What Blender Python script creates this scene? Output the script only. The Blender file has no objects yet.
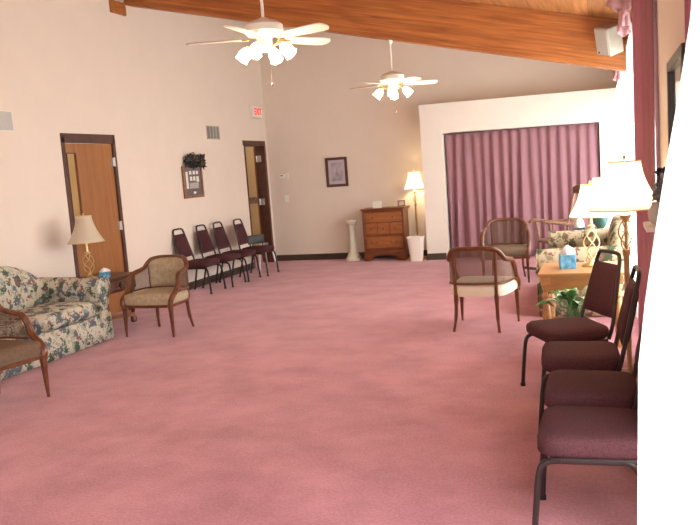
import bpy, math, random
from mathutils import Vector, Matrix
random.seed(7)
C = bpy.context.scene.collection
PI = math.pi
sin, cos = math.sin, math.cos

# ------------------------------------------------------------------ materials
def new_mat(name):
    m = bpy.data.materials.new(name); m.use_nodes = True
    nt = m.node_tree
    return m, nt, nt.nodes['Principled BSDF']

def plain(name, col, rough=.6, metal=0., spec=.5, var=.06, scale=20, bump=0., emis=None, es=0):
    m, nt, b = new_mat(name); N, L = nt.nodes, nt.links
    tc = N.new('ShaderNodeTexCoord'); no = N.new('ShaderNodeTexNoise'); no.inputs['Scale'].default_value = scale
    no.inputs['Detail'].default_value = 4
    L.new(tc.outputs['Object'], no.inputs['Vector'])
    r = N.new('ShaderNodeValToRGB')
    r.color_ramp.elements[0].position = .3; r.color_ramp.elements[1].position = .7
    r.color_ramp.elements[0].color = (*[c*(1-var) for c in col], 1)
    r.color_ramp.elements[1].color = (*[min(1, c*(1+var)) for c in col], 1)
    L.new(no.outputs['Fac'], r.inputs['Fac']); L.new(r.outputs['Color'], b.inputs['Base Color'])
    b.inputs['Roughness'].default_value = rough; b.inputs['Metallic'].default_value = metal
    b.inputs['Specular IOR Level'].default_value = spec
    if bump:
        bp = N.new('ShaderNodeBump'); bp.inputs['Strength'].default_value = bump; bp.inputs['Distance'].default_value = .01
        L.new(no.outputs['Fac'], bp.inputs['Height']); L.new(bp.outputs['Normal'], b.inputs['Normal'])
    if emis:
        b.inputs['Emission Color'].default_value = (*emis, 1); b.inputs['Emission Strength'].default_value = es
    return m

def wood(name, c1, c2, rough=.4, scale=(1, 1, 1), freq=5., bands=None, coord='Object', bandcol=.72):
    """grain streaks run along the axis with the smallest scale; bands=(axis, pitch) adds seam lines"""
    m, nt, b = new_mat(name); N, L = nt.nodes, nt.links
    tc = N.new('ShaderNodeTexCoord'); mp = N.new('ShaderNodeMapping')
    mp.inputs['Scale'].default_value = scale
    L.new(tc.outputs[coord], mp.inputs['Vector'])
    no = N.new('ShaderNodeTexNoise'); no.inputs['Scale'].default_value = freq; no.inputs['Detail'].default_value = 6
    no.inputs['Distortion'].default_value = .6
    L.new(mp.outputs['Vector'], no.inputs['Vector'])
    r = N.new('ShaderNodeValToRGB'); r.color_ramp.elements[0].position = .3; r.color_ramp.elements[1].position = .72
    r.color_ramp.elements[0].color = (*c1, 1); r.color_ramp.elements[1].color = (*c2, 1)
    L.new(no.outputs['Fac'], r.inputs['Fac']); out = r.outputs['Color']
    if bands:
        ax, pitch = bands
        sep = N.new('ShaderNodeSeparateXYZ'); L.new(tc.outputs[coord], sep.inputs[0])
        dv = N.new('ShaderNodeMath'); dv.operation = 'DIVIDE'; dv.inputs[1].default_value = pitch
        L.new(sep.outputs[ax], dv.inputs[0])
        fr = N.new('ShaderNodeMath'); fr.operation = 'FRACT'; L.new(dv.outputs[0], fr.inputs[0])
        fl = N.new('ShaderNodeMath'); fl.operation = 'FLOOR'; L.new(dv.outputs[0], fl.inputs[0])
        wn = N.new('ShaderNodeTexWhiteNoise'); wn.noise_dimensions = '1D'; L.new(fl.outputs[0], wn.inputs['W'])
        mr = N.new('ShaderNodeMapRange'); mr.inputs['To Min'].default_value = bandcol; mr.inputs['To Max'].default_value = 1.12
        L.new(wn.outputs['Value'], mr.inputs['Value'])
        gt = N.new('ShaderNodeMath'); gt.operation = 'GREATER_THAN'; gt.inputs[1].default_value = .05
        L.new(fr.outputs[0], gt.inputs[0])
        mr2 = N.new('ShaderNodeMapRange'); mr2.inputs['To Min'].default_value = .6; mr2.inputs['To Max'].default_value = 1
        L.new(gt.outputs[0], mr2.inputs['Value'])
        mu = N.new('ShaderNodeMath'); mu.operation = 'MULTIPLY'
        L.new(mr.outputs[0], mu.inputs[0]); L.new(mr2.outputs[0], mu.inputs[1])
        vm = N.new('ShaderNodeVectorMath'); vm.operation = 'SCALE'
        L.new(out, vm.inputs[0]); L.new(mu.outputs[0], vm.inputs['Scale']); out = vm.outputs[0]
    L.new(out, b.inputs['Base Color']); b.inputs['Roughness'].default_value = rough
    return m

def floral(name, base, cols, sc=9.):
    m, nt, b = new_mat(name); N, L = nt.nodes, nt.links
    tc = N.new('ShaderNodeTexCoord')
    warp = N.new('ShaderNodeTexNoise'); warp.inputs['Scale'].default_value = 16; warp.inputs['Detail'].default_value = 3
    L.new(tc.outputs['Object'], warp.inputs['Vector'])
    ad = N.new('ShaderNodeVectorMath'); ad.operation = 'MULTIPLY_ADD'
    ad.inputs[1].default_value = (.13, .13, .13)
    L.new(warp.outputs['Color'], ad.inputs[0]); L.new(tc.outputs['Object'], ad.inputs[2])
    prev = None
    mixc = (*base, 1)
    fine = N.new('ShaderNodeTexNoise'); fine.inputs['Scale'].default_value = 55; fine.inputs['Detail'].default_value = 3
    L.new(tc.outputs['Object'], fine.inputs['Vector'])
    for i, (col, s, th, off) in enumerate(cols):
        mp = N.new('ShaderNodeMapping'); mp.inputs['Location'].default_value = off
        L.new(ad.outputs[0], mp.inputs['Vector'])
        v = N.new('ShaderNodeTexVoronoi'); v.inputs['Scale'].default_value = s * sc / 9
        L.new(mp.outputs[0], v.inputs['Vector'])
        # blob near the cell centre, broken up by fine noise
        sm = N.new('ShaderNodeMath'); sm.operation = 'MULTIPLY_ADD'; sm.inputs[1].default_value = .5
        L.new(fine.outputs['Fac'], sm.inputs[0]); L.new(v.outputs['Distance'], sm.inputs[2])
        rp = N.new('ShaderNodeMapRange'); rp.inputs['From Min'].default_value = th + .27; rp.inputs['From Max'].default_value = th + .18
        L.new(sm.outputs[0], rp.inputs['Value'])
        mx = N.new('ShaderNodeMix'); mx.data_type = 'RGBA'
        L.new(rp.outputs[0], mx.inputs['Factor'])
        if prev: L.new(prev, mx.inputs['A'])
        else: mx.inputs['A'].default_value = mixc
        mx.inputs['B'].default_value = (*col, 1)
        prev = mx.outputs['Result']
    L.new(prev, b.inputs['Base Color']); b.inputs['Roughness'].default_value = .85
    b.inputs['Specular IOR Level'].default_value = .2
    return m

def carpet_mat():
    m, nt, b = new_mat('rose_carpet'); N, L = nt.nodes, nt.links
    tc = N.new('ShaderNodeTexCoord')
    n1 = N.new('ShaderNodeTexNoise'); n1.inputs['Scale'].default_value = 2.2; n1.inputs['Detail'].default_value = 8; n1.inputs['Roughness'].default_value = .62
    n2 = N.new('ShaderNodeTexNoise'); n2.inputs['Scale'].default_value = 70; n2.inputs['Detail'].default_value = 3
    for n in (n1, n2): L.new(tc.outputs['Object'], n.inputs['Vector'])
    a = N.new('ShaderNodeMath'); a.operation = 'MULTIPLY_ADD'; a.inputs[1].default_value = .6
    L.new(n2.outputs['Fac'], a.inputs[0]); L.new(n1.outputs['Fac'], a.inputs[2])
    r = N.new('ShaderNodeValToRGB'); r.color_ramp.elements[0].position = .55; r.color_ramp.elements[1].position = 1.0
    r.color_ramp.elements[0].color = (.29, .097, .122, 1); r.color_ramp.elements[1].color = (.49, .205, .240, 1)
    L.new(a.outputs[0], r.inputs['Fac']); L.new(r.outputs['Color'], b.inputs['Base Color'])
    b.inputs['Roughness'].default_value = .95; b.inputs['Specular IOR Level'].default_value = .1
    b.inputs['Sheen Weight'].default_value = .35; b.inputs['Sheen Roughness'].default_value = .5
    b.inputs['Sheen Tint'].default_value = (1, .75, .78, 1)
    bp = N.new('ShaderNodeBump'); bp.inputs['Strength'].default_value = .5; bp.inputs['Distance'].default_value = .006
    L.new(n2.outputs['Fac'], bp.inputs['Height']); L.new(bp.outputs['Normal'], b.inputs['Normal'])
    return m

def thin_cloth(name, col, transp, transl, rough=.9, through=None):
    m, nt, b = new_mat(name); N, L = nt.nodes, nt.links
    b.inputs['Base Color'].default_value = (*col, 1); b.inputs['Roughness'].default_value = rough
    b.inputs['Specular IOR Level'].default_value = .1
    tl = N.new('ShaderNodeBsdfTranslucent'); tl.inputs['Color'].default_value = (*(through or col), 1)
    tp = N.new('ShaderNodeBsdfTransparent')
    m1 = N.new('ShaderNodeMixShader'); m1.inputs[0].default_value = transl
    L.new(b.outputs[0], m1.inputs[1]); L.new(tl.outputs[0], m1.inputs[2])
    m2 = N.new('ShaderNodeMixShader'); m2.inputs[0].default_value = transp
    L.new(m1.outputs[0], m2.inputs[1]); L.new(tp.outputs[0], m2.inputs[2])
    L.new(m2.outputs[0], N['Material Output'].inputs['Surface'])
    return m

def cane_mat():
    m, nt, b = new_mat('woven_cane'); N, L = nt.nodes, nt.links
    uv = N.new('ShaderNodeTexCoord'); sep = N.new('ShaderNodeSeparateXYZ')
    L.new(uv.outputs['UV'], sep.inputs[0])
    prods = []
    for k in (0, 1):
        mu = N.new('ShaderNodeMath'); mu.operation = 'MULTIPLY'; mu.inputs[1].default_value = 2*PI/.009
        L.new(sep.outputs[k], mu.inputs[0])
        s = N.new('ShaderNodeMath'); s.operation = 'SINE'; L.new(mu.outputs[0], s.inputs[0]); prods.append(s)
    mn = N.new('ShaderNodeMath'); mn.operation = 'MINIMUM'
    L.new(prods[0].outputs[0], mn.inputs[0]); L.new(prods[1].outputs[0], mn.inputs[1])
    gt = N.new('ShaderNodeMath'); gt.operation = 'GREATER_THAN'; gt.inputs[1].default_value = -.15
    L.new(mn.outputs[0], gt.inputs[0])
    b.inputs['Base Color'].default_value = (.115, .060, .036, 1); b.inputs['Roughness'].default_value = .6
    tp = N.new('ShaderNodeBsdfTransparent'); mx = N.new('ShaderNodeMixShader')
    L.new(gt.outputs[0], mx.inputs[0]); L.new(b.outputs[0], mx.inputs[1]); L.new(tp.outputs[0], mx.inputs[2])
    L.new(mx.outputs[0], N['Material Output'].inputs['Surface'])
    return m

def glow(name, col, strength, base=(.9, .85, .75)):
    m, nt, b = new_mat(name)
    b.inputs['Base Color'].default_value = (*base, 1)
    b.inputs['Emission Color'].default_value = (*col, 1); b.inputs['Emission Strength'].default_value = strength
    return m

def glass_mat():
    m, nt, b = new_mat('window_glass'); N, L = nt.nodes, nt.links
    tp = N.new('ShaderNodeBsdfTransparent'); gl = N.new('ShaderNodeBsdfGlossy'); gl.inputs['Roughness'].default_value = .02
    mx = N.new('ShaderNodeMixShader'); mx.inputs[0].default_value = .06
    L.new(tp.outputs[0], mx.inputs[1]); L.new(gl.outputs[0], mx.inputs[2])
    L.new(mx.outputs[0], N['Material Output'].inputs['Surface'])
    return m

M = dict(
    carpet=carpet_mat(),
    wall=plain('cream_paint', (.78, .69, .605), .85, var=.015, scale=3, spec=.2),
    panelwall=plain('pale_alcove_paint', (.84, .79, .72), .85, var=.01, scale=3, spec=.2),
    hall=plain('tan_hall_paint', (.62, .44, .24), .8, var=.03, scale=4, spec=.2),
    border=plain('wallpaper_border', (.25, .17, .12), .8, var=.5, scale=30),
    beam=wood('glulam_beam', (.30, .085, .018), (.56, .205, .050), .45, (.5, 4, 10), 3.2, (2, .038), bandcol=.86),
    deck=wood('deck_boards', (.38, .15, .045), (.60, .29, .11), .5, (8, .5, 4), 3., (0, .145), bandcol=.78),
    oak=wood('oak_veneer', (.27, .105, .028), (.37, .155, .048), .4, (9, 9, .7), 2.5),
    oaktable=wood('honey_pine', (.40, .19, .06), (.56, .30, .11), .3, (1.2, 9, 9), 3.),
    trim=plain('dark_brown_trim', (.085, .032, .022), .5, var=.2, scale=12),
    base=plain('dark_baseboard', (.065, .040, .026), .55, var=.15, scale=12),
    cherry=wood('cherry_wood', (.085, .024, .010), (.18, .056, .020), .3, (3, 3, 3), 8),
    dresserfront=wood('light_drawer_oak', (.27, .088, .026), (.40, .145, .045), .35, (1, 6, 9), 4.),
    dresser=wood('reddish_oak', (.13, .034, .012), (.25, .072, .022), .35, (1, 6, 9), 4.),
    dark=wood('dark_walnut', (.075, .026, .012), (.14, .052, .022), .35, (3, 3, 3), 7),
    rocker=wood('worn_maple', (.16, .075, .04), (.30, .16, .09), .4, (3, 3, 3), 7),
    maroon=plain('maroon_weave', (.078, .029, .034), .9, var=.35, scale=160, spec=.15, bump=.3),
    tube=plain('dark_brown_tube', (.035, .024, .024), .35, metal=.4, var=.1),
    tan=plain('tan_brocade', (.40, .32, .215), .8, var=.16, scale=34, spec=.25, bump=.25),
    brownfab=plain('brown_velvet', (.15, .10, .065), .85, var=.15, scale=60, spec=.2),
    cream=plain('cream_vinyl', (.74, .66, .52), .5, var=.04, scale=10),
    cane=cane_mat(),
    floral=floral('blue_floral_fabric', (.54, .51, .41),
                  [((.36, .34, .25), 14.0, .38, (4.4, 1.2, 2.2)), ((.075, .12, .08), 9.0, .40, (1.3, .2, .7)), ((.24, .11, .11), 10.0, .29, (5.1, 2.3, 3.3)),
                   ((.12, .14, .165), 7.0, .38, (.4, 7.1, 2.9)), ((.30, .34, .35), 16., .28, (.4, 7.1, 2.9)), ((.60, .56, .45), 19., .24, (3, 3, 1))]),
    floral2=floral('green_floral_fabric', (.46, .38, .26),
                  [((.28, .22, .13), 12.0, .36, (4.4, 1.2, 2.2)), ((.07, .09, .05), 6.0, .42, (2.3, .2, .7)), ((.16, .11, .07), 8.0, .34, (5.1, 2.3, 3.3)),
                   ((.22, .08, .08), 10.0, .22, (.4, 7.1, 2.9))]),
    drape=thin_cloth('mauve_drape', (.40, .19, .225), 0, .25, through=(.52, .24, .28)),
    drapeback=thin_cloth('mauve_alcove_drape', (.35, .185, .215), 0, .06),
    swag=thin_cloth('pink_swag', (.66, .42, .44), 0, .4),
    sheer=thin_cloth('white_sheer', (.92, .92, .90), .38, .62),
    white=plain('white_enamel', (.80, .78, .70), .4, var=.02),
    whitetrim=plain('white_trim', (.78, .75, .72), .5, var=.02),
    brass=plain('brass', (.62, .42, .16), .25, metal=.9, var=.06),
    gold=plain('pale_brass', (.72, .55, .30), .3, metal=.8, var=.06),
    polebr=plain('tan_metal', (.45, .29, .15), .4, metal=.5, var=.06),
    shade=thin_cloth('cream_shade', (.80, .72, .57), 0, .35),
    litshade=None, steel=plain('brushed_steel', (.62, .64, .64), .35, metal=.7, var=.04),
    greyfront=plain('grey_grille', (.50, .50, .47), .7, var=.12, scale=300),
    speaker=plain('light_grey_plastic', (.42, .38, .32), .5, var=.03),
    vent=plain('grey_vent', (.46, .43, .38), .5, var=.03),
    ventdark=plain('vent_shadow', (.10, .09, .08), .8, var=.03),
    black=plain('black_plastic', (.02, .02, .02), .4, var=.1),
    leaf=plain('glossy_leaf', (.10, .27, .09), .22, var=.4, scale=18),
    spathe=plain('pale_leaf', (.42, .55, .36), .4, var=.15, scale=18),
    pot=plain('clay_pot', (.30, .16, .12), .7, var=.1),
    stem=plain('dried_leaf', (.42, .22, .08), .6, var=.2),
    tissue=plain('white_tissue', (.88, .87, .86), .9, var=.02),
    bluebox=plain('blue_tissue_box', (.12, .38, .62), .5, var=.55, scale=26),
    navybox=plain('navy_tissue_box', (.03, .05, .11), .5, var=.5, scale=20),
    greenbox=plain('teal_ceramic', (.03, .11, .10), .25, var=.2, scale=10),
    ped=plain('cream_plaster', (.74, .70, .58), .7, var=.04),
    basket=plain('white_plastic', (.80, .74, .68), .5, var=.02),
    paper=plain('white_paper', (.80, .78, .70), .8, var=.05, scale=60),
    mat=plain('lilac_mat', (.50, .45, .50), .8, var=.03),
    print_=plain('grey_print', (.30, .28, .32), .8, var=.5, scale=14),
    greymat=plain('grey_mat', (.16, .13, .14), .6, var=.1),
    photo=plain('small_photo', (.46, .42, .38), .6, var=.5, scale=60),
    frame=wood('plain_frame_wood', (.22, .09, .035), (.34, .15, .06), .4, (3, 3, 3), 8),
    dkfloral=plain('dark_silk_flowers', (.028, .030, .040), .7, var=.7, scale=22),
    gold2=plain('dull_gold_leaf', (.16, .12, .03), .6, var=.4, scale=22),
    greyflower=plain('grey_blue_silk', (.22, .25, .27), .7, var=.5, scale=20),
    exitface=plain('exit_face', (.80, .68, .62), .5, var=.02, emis=(1, .6, .5), es=.12),
    exitred=plain('exit_red', (.80, .04, .03), .5, var=.02, emis=(1, .05, .04), es=.35),
    glass=glass_mat(),
    mirror=plain('mirror_silver', (.75, .76, .78), .05, metal=1, var=.01),
    outlet=plain('ivory_plastic', (.86, .84, .78), .5, var=.02),
    liteglass=plain('amber_reflection_glass', (.46, .31, .13), .12, var=.12, scale=3),
    grass=plain('lawn', (.25, .34, .14), .9, var=.2, scale=3),
    roofm=plain('roofing', (.2, .18, .16), .9),
)
M['litshade'] = thin_cloth('lit_cream_shade', (.95, .91, .80), 0, .65)
_n = M['litshade'].node_tree.nodes['Principled BSDF']; _n.inputs['Emission Color'].default_value = (1, .90, .68, 1); _n.inputs['Emission Strength'].default_value = 1.2
bulb = glow('bulb_glass', (1, .80, .45), 20)
fbulb = glow('fan_glass', (1, .78, .42), 9)

# ------------------------------------------------------------------ mesh helpers
class MB:
    def __init__(s): s.V = []; s.F = []; s.UV = None; s.MI = []
    def add(s, V, F):
        o = len(s.V); s.V += [Vector(v) for v in V]; s.F += [tuple(i + o for i in f) for f in F]; return s
    def box(s, x0, x1, y0, y1, z0, z1, mt=None):
        V = [Vector((x, y, z)) for z in (z0, z1) for y in (y0, y1) for x in (x0, x1)]
        if mt: V = [mt @ v for v in V]
        return s.add(V, [(0, 2, 3, 1), (4, 5, 7, 6), (0, 1, 5, 4), (2, 6, 7, 3), (0, 4, 6, 2), (1, 3, 7, 5)])
    def rings(s, R, close=False, caps=True, loop=True):
        n = len(R[0]); V = [v for r in R for v in r]; F = []
        m = len(R)
        for i in range(m if close else m-1):
            j = (i+1) % m
            for k in range(n if loop else n-1):
                l = (k+1) % n
                F.append((i*n+k, i*n+l, j*n+l, j*n+k))
        if caps and not close and loop:
            F.append(tuple(reversed(range(n)))); F.append(tuple((m-1)*n+k for k in range(n)))
        return s.add(V, F)
    def tube(s, path, r, n=8, close=False, flat=1., up=None, square=False):
        P = [Vector(p) for p in path]; m = len(P)
        rr = r if isinstance(r, (list, tuple)) else [r]*m
        T = []
        for i in range(m):
            a = P[i-1] if (i > 0 or close) else P[i]; b = P[(i+1) % m] if (i < m-1 or close) else P[i]
            T.append((b-a).normalized())
        u = Vector(up) if up else (Vector((0, 0, 1)) if abs(T[0].z) < .9 else Vector((0, 1, 0)))
        R = []
        for i in range(m):
            t = T[i]
            u = u - t*u.dot(t)
            if u.length < 1e-5: u = Vector((1, 0, 0)) - t*t.x
            u.normalize(); w = t.cross(u)
            ring = []
            for k in range(n):
                a = 2*PI*(k+.5)/n
                ca, sa = cos(a), sin(a)
                if square: q = 1/max(abs(ca), abs(sa)); ca *= q; sa *= q
                ring.append(P[i] + w*(ca*rr[i]) + u*(sa*rr[i]*flat))
            R.append(ring)
        return s.rings(R, close)
    def lathe(s, prof, c=(0, 0, 0), n=20, sq=0, ax=None):
        c = Vector(c); R = []
        for r, z in prof:
            ring = []
            for k in range(n):
                a = 2*PI*(k+.5)/n; x, y = cos(a)*r, sin(a)*r
                if sq: q = 1/max(abs(cos(a)), abs(sin(a))); x *= q; y *= q
                v = Vector((x, y, z))
                if ax: v = ax @ v
                ring.append(c + v)
            R.append(ring)
        return s.rings(R)
    def prism(s, poly, y0, y1, f=None):
        """poly in (x,z), extruded along y; f maps (x,y,z) -> point"""
        f = f or (lambda x, y, z: (x, y, z))
        n = len(poly)
        V = [f(x, y0, z) for x, z in poly] + [f(x, y1, z) for x, z in poly]
        F = [tuple(range(n)), tuple(reversed(range(n, 2*n)))] + [(i, i+n, (i+1) % n + n, (i+1) % n) for i in range(n)]
        return s.add(V, F)
    def grid(s, fn, nu, nv):
        V = [fn(i/nu, j/nv) for j in range(nv+1) for i in range(nu+1)]
        F = [(j*(nu+1)+i, j*(nu+1)+i+1, (j+1)*(nu+1)+i+1, (j+1)*(nu+1)+i) for j in range(nv) for i in range(nu)]
        return s.add(V, F)
    def ell(s, c, rx, ry, rz, nu=12, nv=8, mt=None):
        R = []
        for j in range(nv+1):
            ph = -PI/2 + PI*(j+.001)/(nv+.002)
            ring = []
            for k in range(nu):
                a = 2*PI*k/nu
                v = Vector((rx*cos(ph)*cos(a), ry*cos(ph)*sin(a), rz*sin(ph)))
                if mt: v = mt @ v
                ring.append(Vector(c)+v)
            R.append(ring)
        return s.rings(R)
    def pad(s, x0, x1, y0, y1, z0, z1, r=.03, puff=.0, n=8, taper=0., mt=None, pw=5):
        """rounded, slightly puffed cushion; taper narrows x towards y1"""
        cx, cy, cz = (x0+x1)/2, (y0+y1)/2, (z0+z1)/2; hx, hy, hz = (x1-x0)/2, (y1-y0)/2, (z1-z0)/2
        lev = [(-1, -r), (-.75, -r*.35), (-.4, 0), (0, 0), (.4, 0), (.75, -r*.35), (1, -r)]
        R = []
        N = 32
        for l, ins in lev:
            ring = []
            for k in range(N):
                a = 2*PI*(k+.5)/N; ca, sa = cos(a), sin(a)
                q = (abs(ca)**pw + abs(sa)**pw)**(-1/pw)
                x, y = ca*q*(hx+ins), sa*q*(hy+ins)
                x *= 1 - taper*(y/hy+1)/2
                v = Vector((cx+x, cy+y, cz+l*hz))
                ring.append(mt @ v if mt else v)
            R.append(ring)
        # puffed top and bottom
        for sgn, pos in ((1, 'top'), (-1, 'bot')):
            extra = []
            for t in (.7, .35, .02):
                ring = []
                for k in range(N):
                    a = 2*PI*(k+.5)/N; ca, sa = cos(a), sin(a)
                    q = (abs(ca)**pw + abs(sa)**pw)**(-1/pw)
                    x, y = ca*q*(hx-r)*t, sa*q*(hy-r)*t
                    x *= 1 - taper*(y/hy+1)/2
                    h = cz + sgn*hz + (puff*(1-t*t) if sgn > 0 else 0)
                    v = Vector((cx+x, cy+y, h)); ring.append(mt @ v if mt else v)
                extra.append(ring)
            if sgn > 0: R = R + extra
            else: R = extra[::-1] + R
        return s.rings(R)
    def build(s, name, m, parent=None, smooth=True, bevel=0., solid=0., angle=40, sub=0):
        me = bpy.data.meshes.new(name); me.from_pydata([tuple(v) for v in s.V], [], s.F)
        if s.UV:
            uvl = me.uv_layers.new()
            for lp in me.loops: uvl.data[lp.index].uv = s.UV[lp.vertex_index]
        me.materials.append(m)
        me.validate(); me.update()
        if smooth:
            me.shade_smooth(); me.set_sharp_from_angle(angle=math.radians(angle))
        import bmesh
        bm = bmesh.new(); bm.from_mesh(me); bmesh.ops.recalc_face_normals(bm, faces=bm.faces); bm.to_mesh(me); bm.free()
        o = bpy.data.objects.new(name, me); C.objects.link(o)
        if parent: o.parent = parent
        if solid:
            md = o.modifiers.new('thickness', 'SOLIDIFY'); md.thickness = solid; md.offset = 0
        if bevel:
            md = o.modifiers.new('bevel', 'BEVEL'); md.width = bevel; md.segments = 2; md.limit_method = 'ANGLE'
        if sub:
            md = o.modifiers.new('sub', 'SUBSURF'); md.levels = sub; md.render_levels = sub
        return o

def cat(pts, n=6, close=False):
    """smooth curve through points"""
    P = [Vector(p) for p in pts]; out = []; m = len(P)
    rng = m if close else m-1
    for i in range(rng):
        a = P[(i-1) % m] if (close or i > 0) else P[i]; b = P[i]; c = P[(i+1) % m]
        d = P[(i+2) % m] if (close or i+2 < m) else c
        for k in range(n):
            t = k/n
            out.append(.5*((2*b) + (c-a)*t + (2*a-5*b+4*c-d)*t*t + (3*b-a-3*c+d)*t**3))
    if not close: out.append(P[-1])
    return out

def thing(name, label, cate, loc=(0, 0, 0), rz=0, group=None):
    o = bpy.data.objects.new(name, None); C.objects.link(o); o.empty_display_size = .1
    o.location = loc; o.rotation_euler = (0, 0, rz); o['label'] = label; o['category'] = cate
    if group: o['group'] = group
    return o
def tag(o, label, cate, group=None):
    o['label'] = label; o['category'] = cate
    if group: o['group'] = group
    return o
def struct(o): o['kind'] = 'structure'; return o
def dup(root, loc, rz, label, group=None):
    r = root.copy(); C.objects.link(r); r.location = loc; r.rotation_euler = (0, 0, rz); r['label'] = label
    if group: r['group'] = group
    for ch in list(root.children):
        c = ch.copy(); C.objects.link(c); c.parent = r
        for g in ch.children:
            d = g.copy(); C.objects.link(d); d.parent = c
    return r

# ------------------------------------------------------------------ room dimensions
RX = 5.95            # right wall
LY = 12.48           # back wall
Y0 = -3.5            # wall behind the photographer
def deck(x): return 4.27 - .245*x
def soffit(x): return 3.765 - .245*x

# floor
b = MB(); b.box(-.15, RX+.15, Y0-.15, LY+.15, -.12, 0); b.box(-1.75, -.15, 10.4, 13.4, -.12, 0)
struct(b.build('floor', M['carpet'], smooth=False))
# left wall with two door openings
def wall_left():
    b = MB(); T = -.15
    D1 = (7.08, 7.97, 2.10); D2 = (11.57, 12.33, 2.08)
    def seg(y0, y1, z0): b.box(T, 0, y0, y1, z0, 4.45)
    seg(Y0-.15, D1[0], 0); seg(D1[0], D1[1], D1[2]); seg(D1[1], D2[0], 0); seg(D2[0], D2[1], D2[2]); seg(D2[1], LY+.15, 0)
    struct(b.build('wall_left', M['wall'], smooth=False))
wall_left()
b = MB(); b.prism([(0, 0), (RX, 0), (RX, deck(RX)+.1), (0, deck(0)+.1)], LY, LY+.15)
struct(b.build('wall_back', M['wall'], smooth=False))
b = MB(); b.prism([(0, 0), (RX, 0), (RX, deck(RX)+.1), (0, deck(0)+.1)], Y0-.15, Y0)
struct(b.build('wall_front', M['wall'], smooth=False))
# right wall: openings
WIN = [(5.36, 11.55), (.25, 3.02), (-3.2, -.5)]  # last opening is unseen, added to let more light in
ZW0, ZW1 = .12, 2.52
def wall_right():
    b = MB(); ys = [Y0-.15]
    for a, c in sorted(WIN):
        b.box(RX, RX+.15, ys[-1], a, 0, 2.95)
        b.box(RX, RX+.15, a, c, 0, ZW0); b.box(RX, RX+.15, a, c, ZW1, 2.95); ys.append(c)
    b.box(RX, RX+.15, ys[-1], LY+.15, 0, 2.95)
    struct(b.build('wall_right', M['wall'], smooth=False))
wall_right()
b = MB(); b.prism([(-.15, deck(-.15)), (RX+.15, deck(RX+.15)), (RX+.15, deck(RX+.15)+.12), (-.15, deck(-.15)+.12)], Y0-.15, LY+.15)
struct(b.build('ceiling', M['deck'], smooth=False))

# glulam beam across the room
def beam(y0, y1):
    o = bpy.data.objects.new('x', None)
    L = math.hypot(RX, .245*RX)
    b = MB(); b.box(0, L, 0, y1-y0, 0, .49)
    ob = b.build('ceiling_beam', M['beam'], smooth=False, bevel=.006)
    ob.location = (0.0, y0, soffit(0)); ob.rotation_euler = (0, math.atan(.245), 0)
    bpy.data.objects.remove(o)
    return ob
bm_ = beam(8.50, 8.65); bm_['kind'] = 'structure'; bm_.name = 'trim_1'
b = MB(); b.box(0, .035, 8.20, 8.50, 3.62, 3.77)
o = b.build('trim_2', M['beam'], smooth=False, bevel=.005); struct(o)

# baseboards
def bb(name, boxes):
    b = MB()
    for q in boxes: b.box(*q)
    struct(b.build(name, M['base'], smooth=False, bevel=.003))
bb('baseboard_left', [(0, .014, Y0, 7.03, 0, .105), (0, .014, 8.02, 11.52, 0, .105)])
bb('baseboard_back', [(.016, 2.89, LY-.014, LY, 0, .105)])
bb('baseboard_right', [(RX-.014, RX, 3.09, 5.28, 0, .105)])
bb('baseboard_alcove', [(2.875, 3.20, 11.936, 11.95, 0, .105), (2.876, 2.89, 11.95, 12.46, 0, .105), (5.62, RX, 11.936, 11.95, 0, .105)])

# raised alcove wall that holds the curtain
b = MB(); b.box(2.89, 3.24, 11.95, LY, 0, 2.455); b.box(5.57, RX, 11.95, LY, 0, 2.43)
b.prism([(3.24, 1.99), (5.57, 1.965), (5.57, 2.43), (3.24, 2.455)], 11.95, 12.10)
b.prism([(3.24, 2.40), (5.57, 2.38), (5.57, 2.43), (3.24, 2.455)], 12.10, LY)
struct(b.build('wall_alcove', M['panelwall'], smooth=False))

# ---------- doors
def door_one():
    y0, y1, z1 = 7.08, 7.97, 2.10
    fr = MB(); fr.box(-.13, .012, y0-.045, y0+.01, 0, z1); fr.box(-.13, .012, y1-.01, y1+.045, 0, z1)
    fr.box(-.13, .012, y0-.045, y1+.045, z1-.06, z1+.045)
    t = fr.build('door_1', M['trim'], smooth=False, bevel=.004); struct(t)
    lf = MB(); a, c, zt = y0+.015, y1-.015, z1-.065
    ly0, ly1, lz0, lz1 = 7.13, 7.27, .95, 1.92
    X0, X1 = -.055, -.012
    lf.box(X0, X1, a, ly0, .008, zt); lf.box(X0, X1, ly1, c, .008, zt); lf.box(X0, X1, ly0, ly1, .008, lz0); lf.box(X0, X1, ly0, ly1, lz1, zt)
    l = lf.build('door_leaf', M['oak'], t, smooth=False)
    g = MB(); g.box(-.042, -.030, ly0, ly1, lz0, lz1); g.build('vision_panel', M['liteglass'], l, smooth=False)
    s = MB(); w = .012
    s.box(X1, X1+.006, ly0-w, ly0, lz0-w, lz1+w); s.box(X1, X1+.006, ly1, ly1+w, lz0-w, lz1+w)
    s.box(X1, X1+.006, ly0, ly1, lz0-w, lz0); s.box(X1, X1+.006, ly0, ly1, lz1, lz1+w)
    s.build('glazing_bead', M['trim'], l, smooth=False)
    h = MB(); h.lathe([(.025, 0), (.025, .01), (.012, .015), (.012, .04), (.03, .045), (.03, .07), (.01, .075)], (X1, 7.18, .98), 12,
                      ax=Matrix.Rotation(PI/2, 3, 'Y')); h.build('door_knob', M['brass'], l)
    for z in (1.82, 1.05, .25):
        k = MB(); k.tube([(.016, y1-.012, z-.055), (.016, y1-.012, z+.055)], .008, 8)
        k.box(-.01, .014, y1-.045, y1+.005, z-.05, z+.05); k.build('hinge', M['steel'], t)
door_one()
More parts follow.
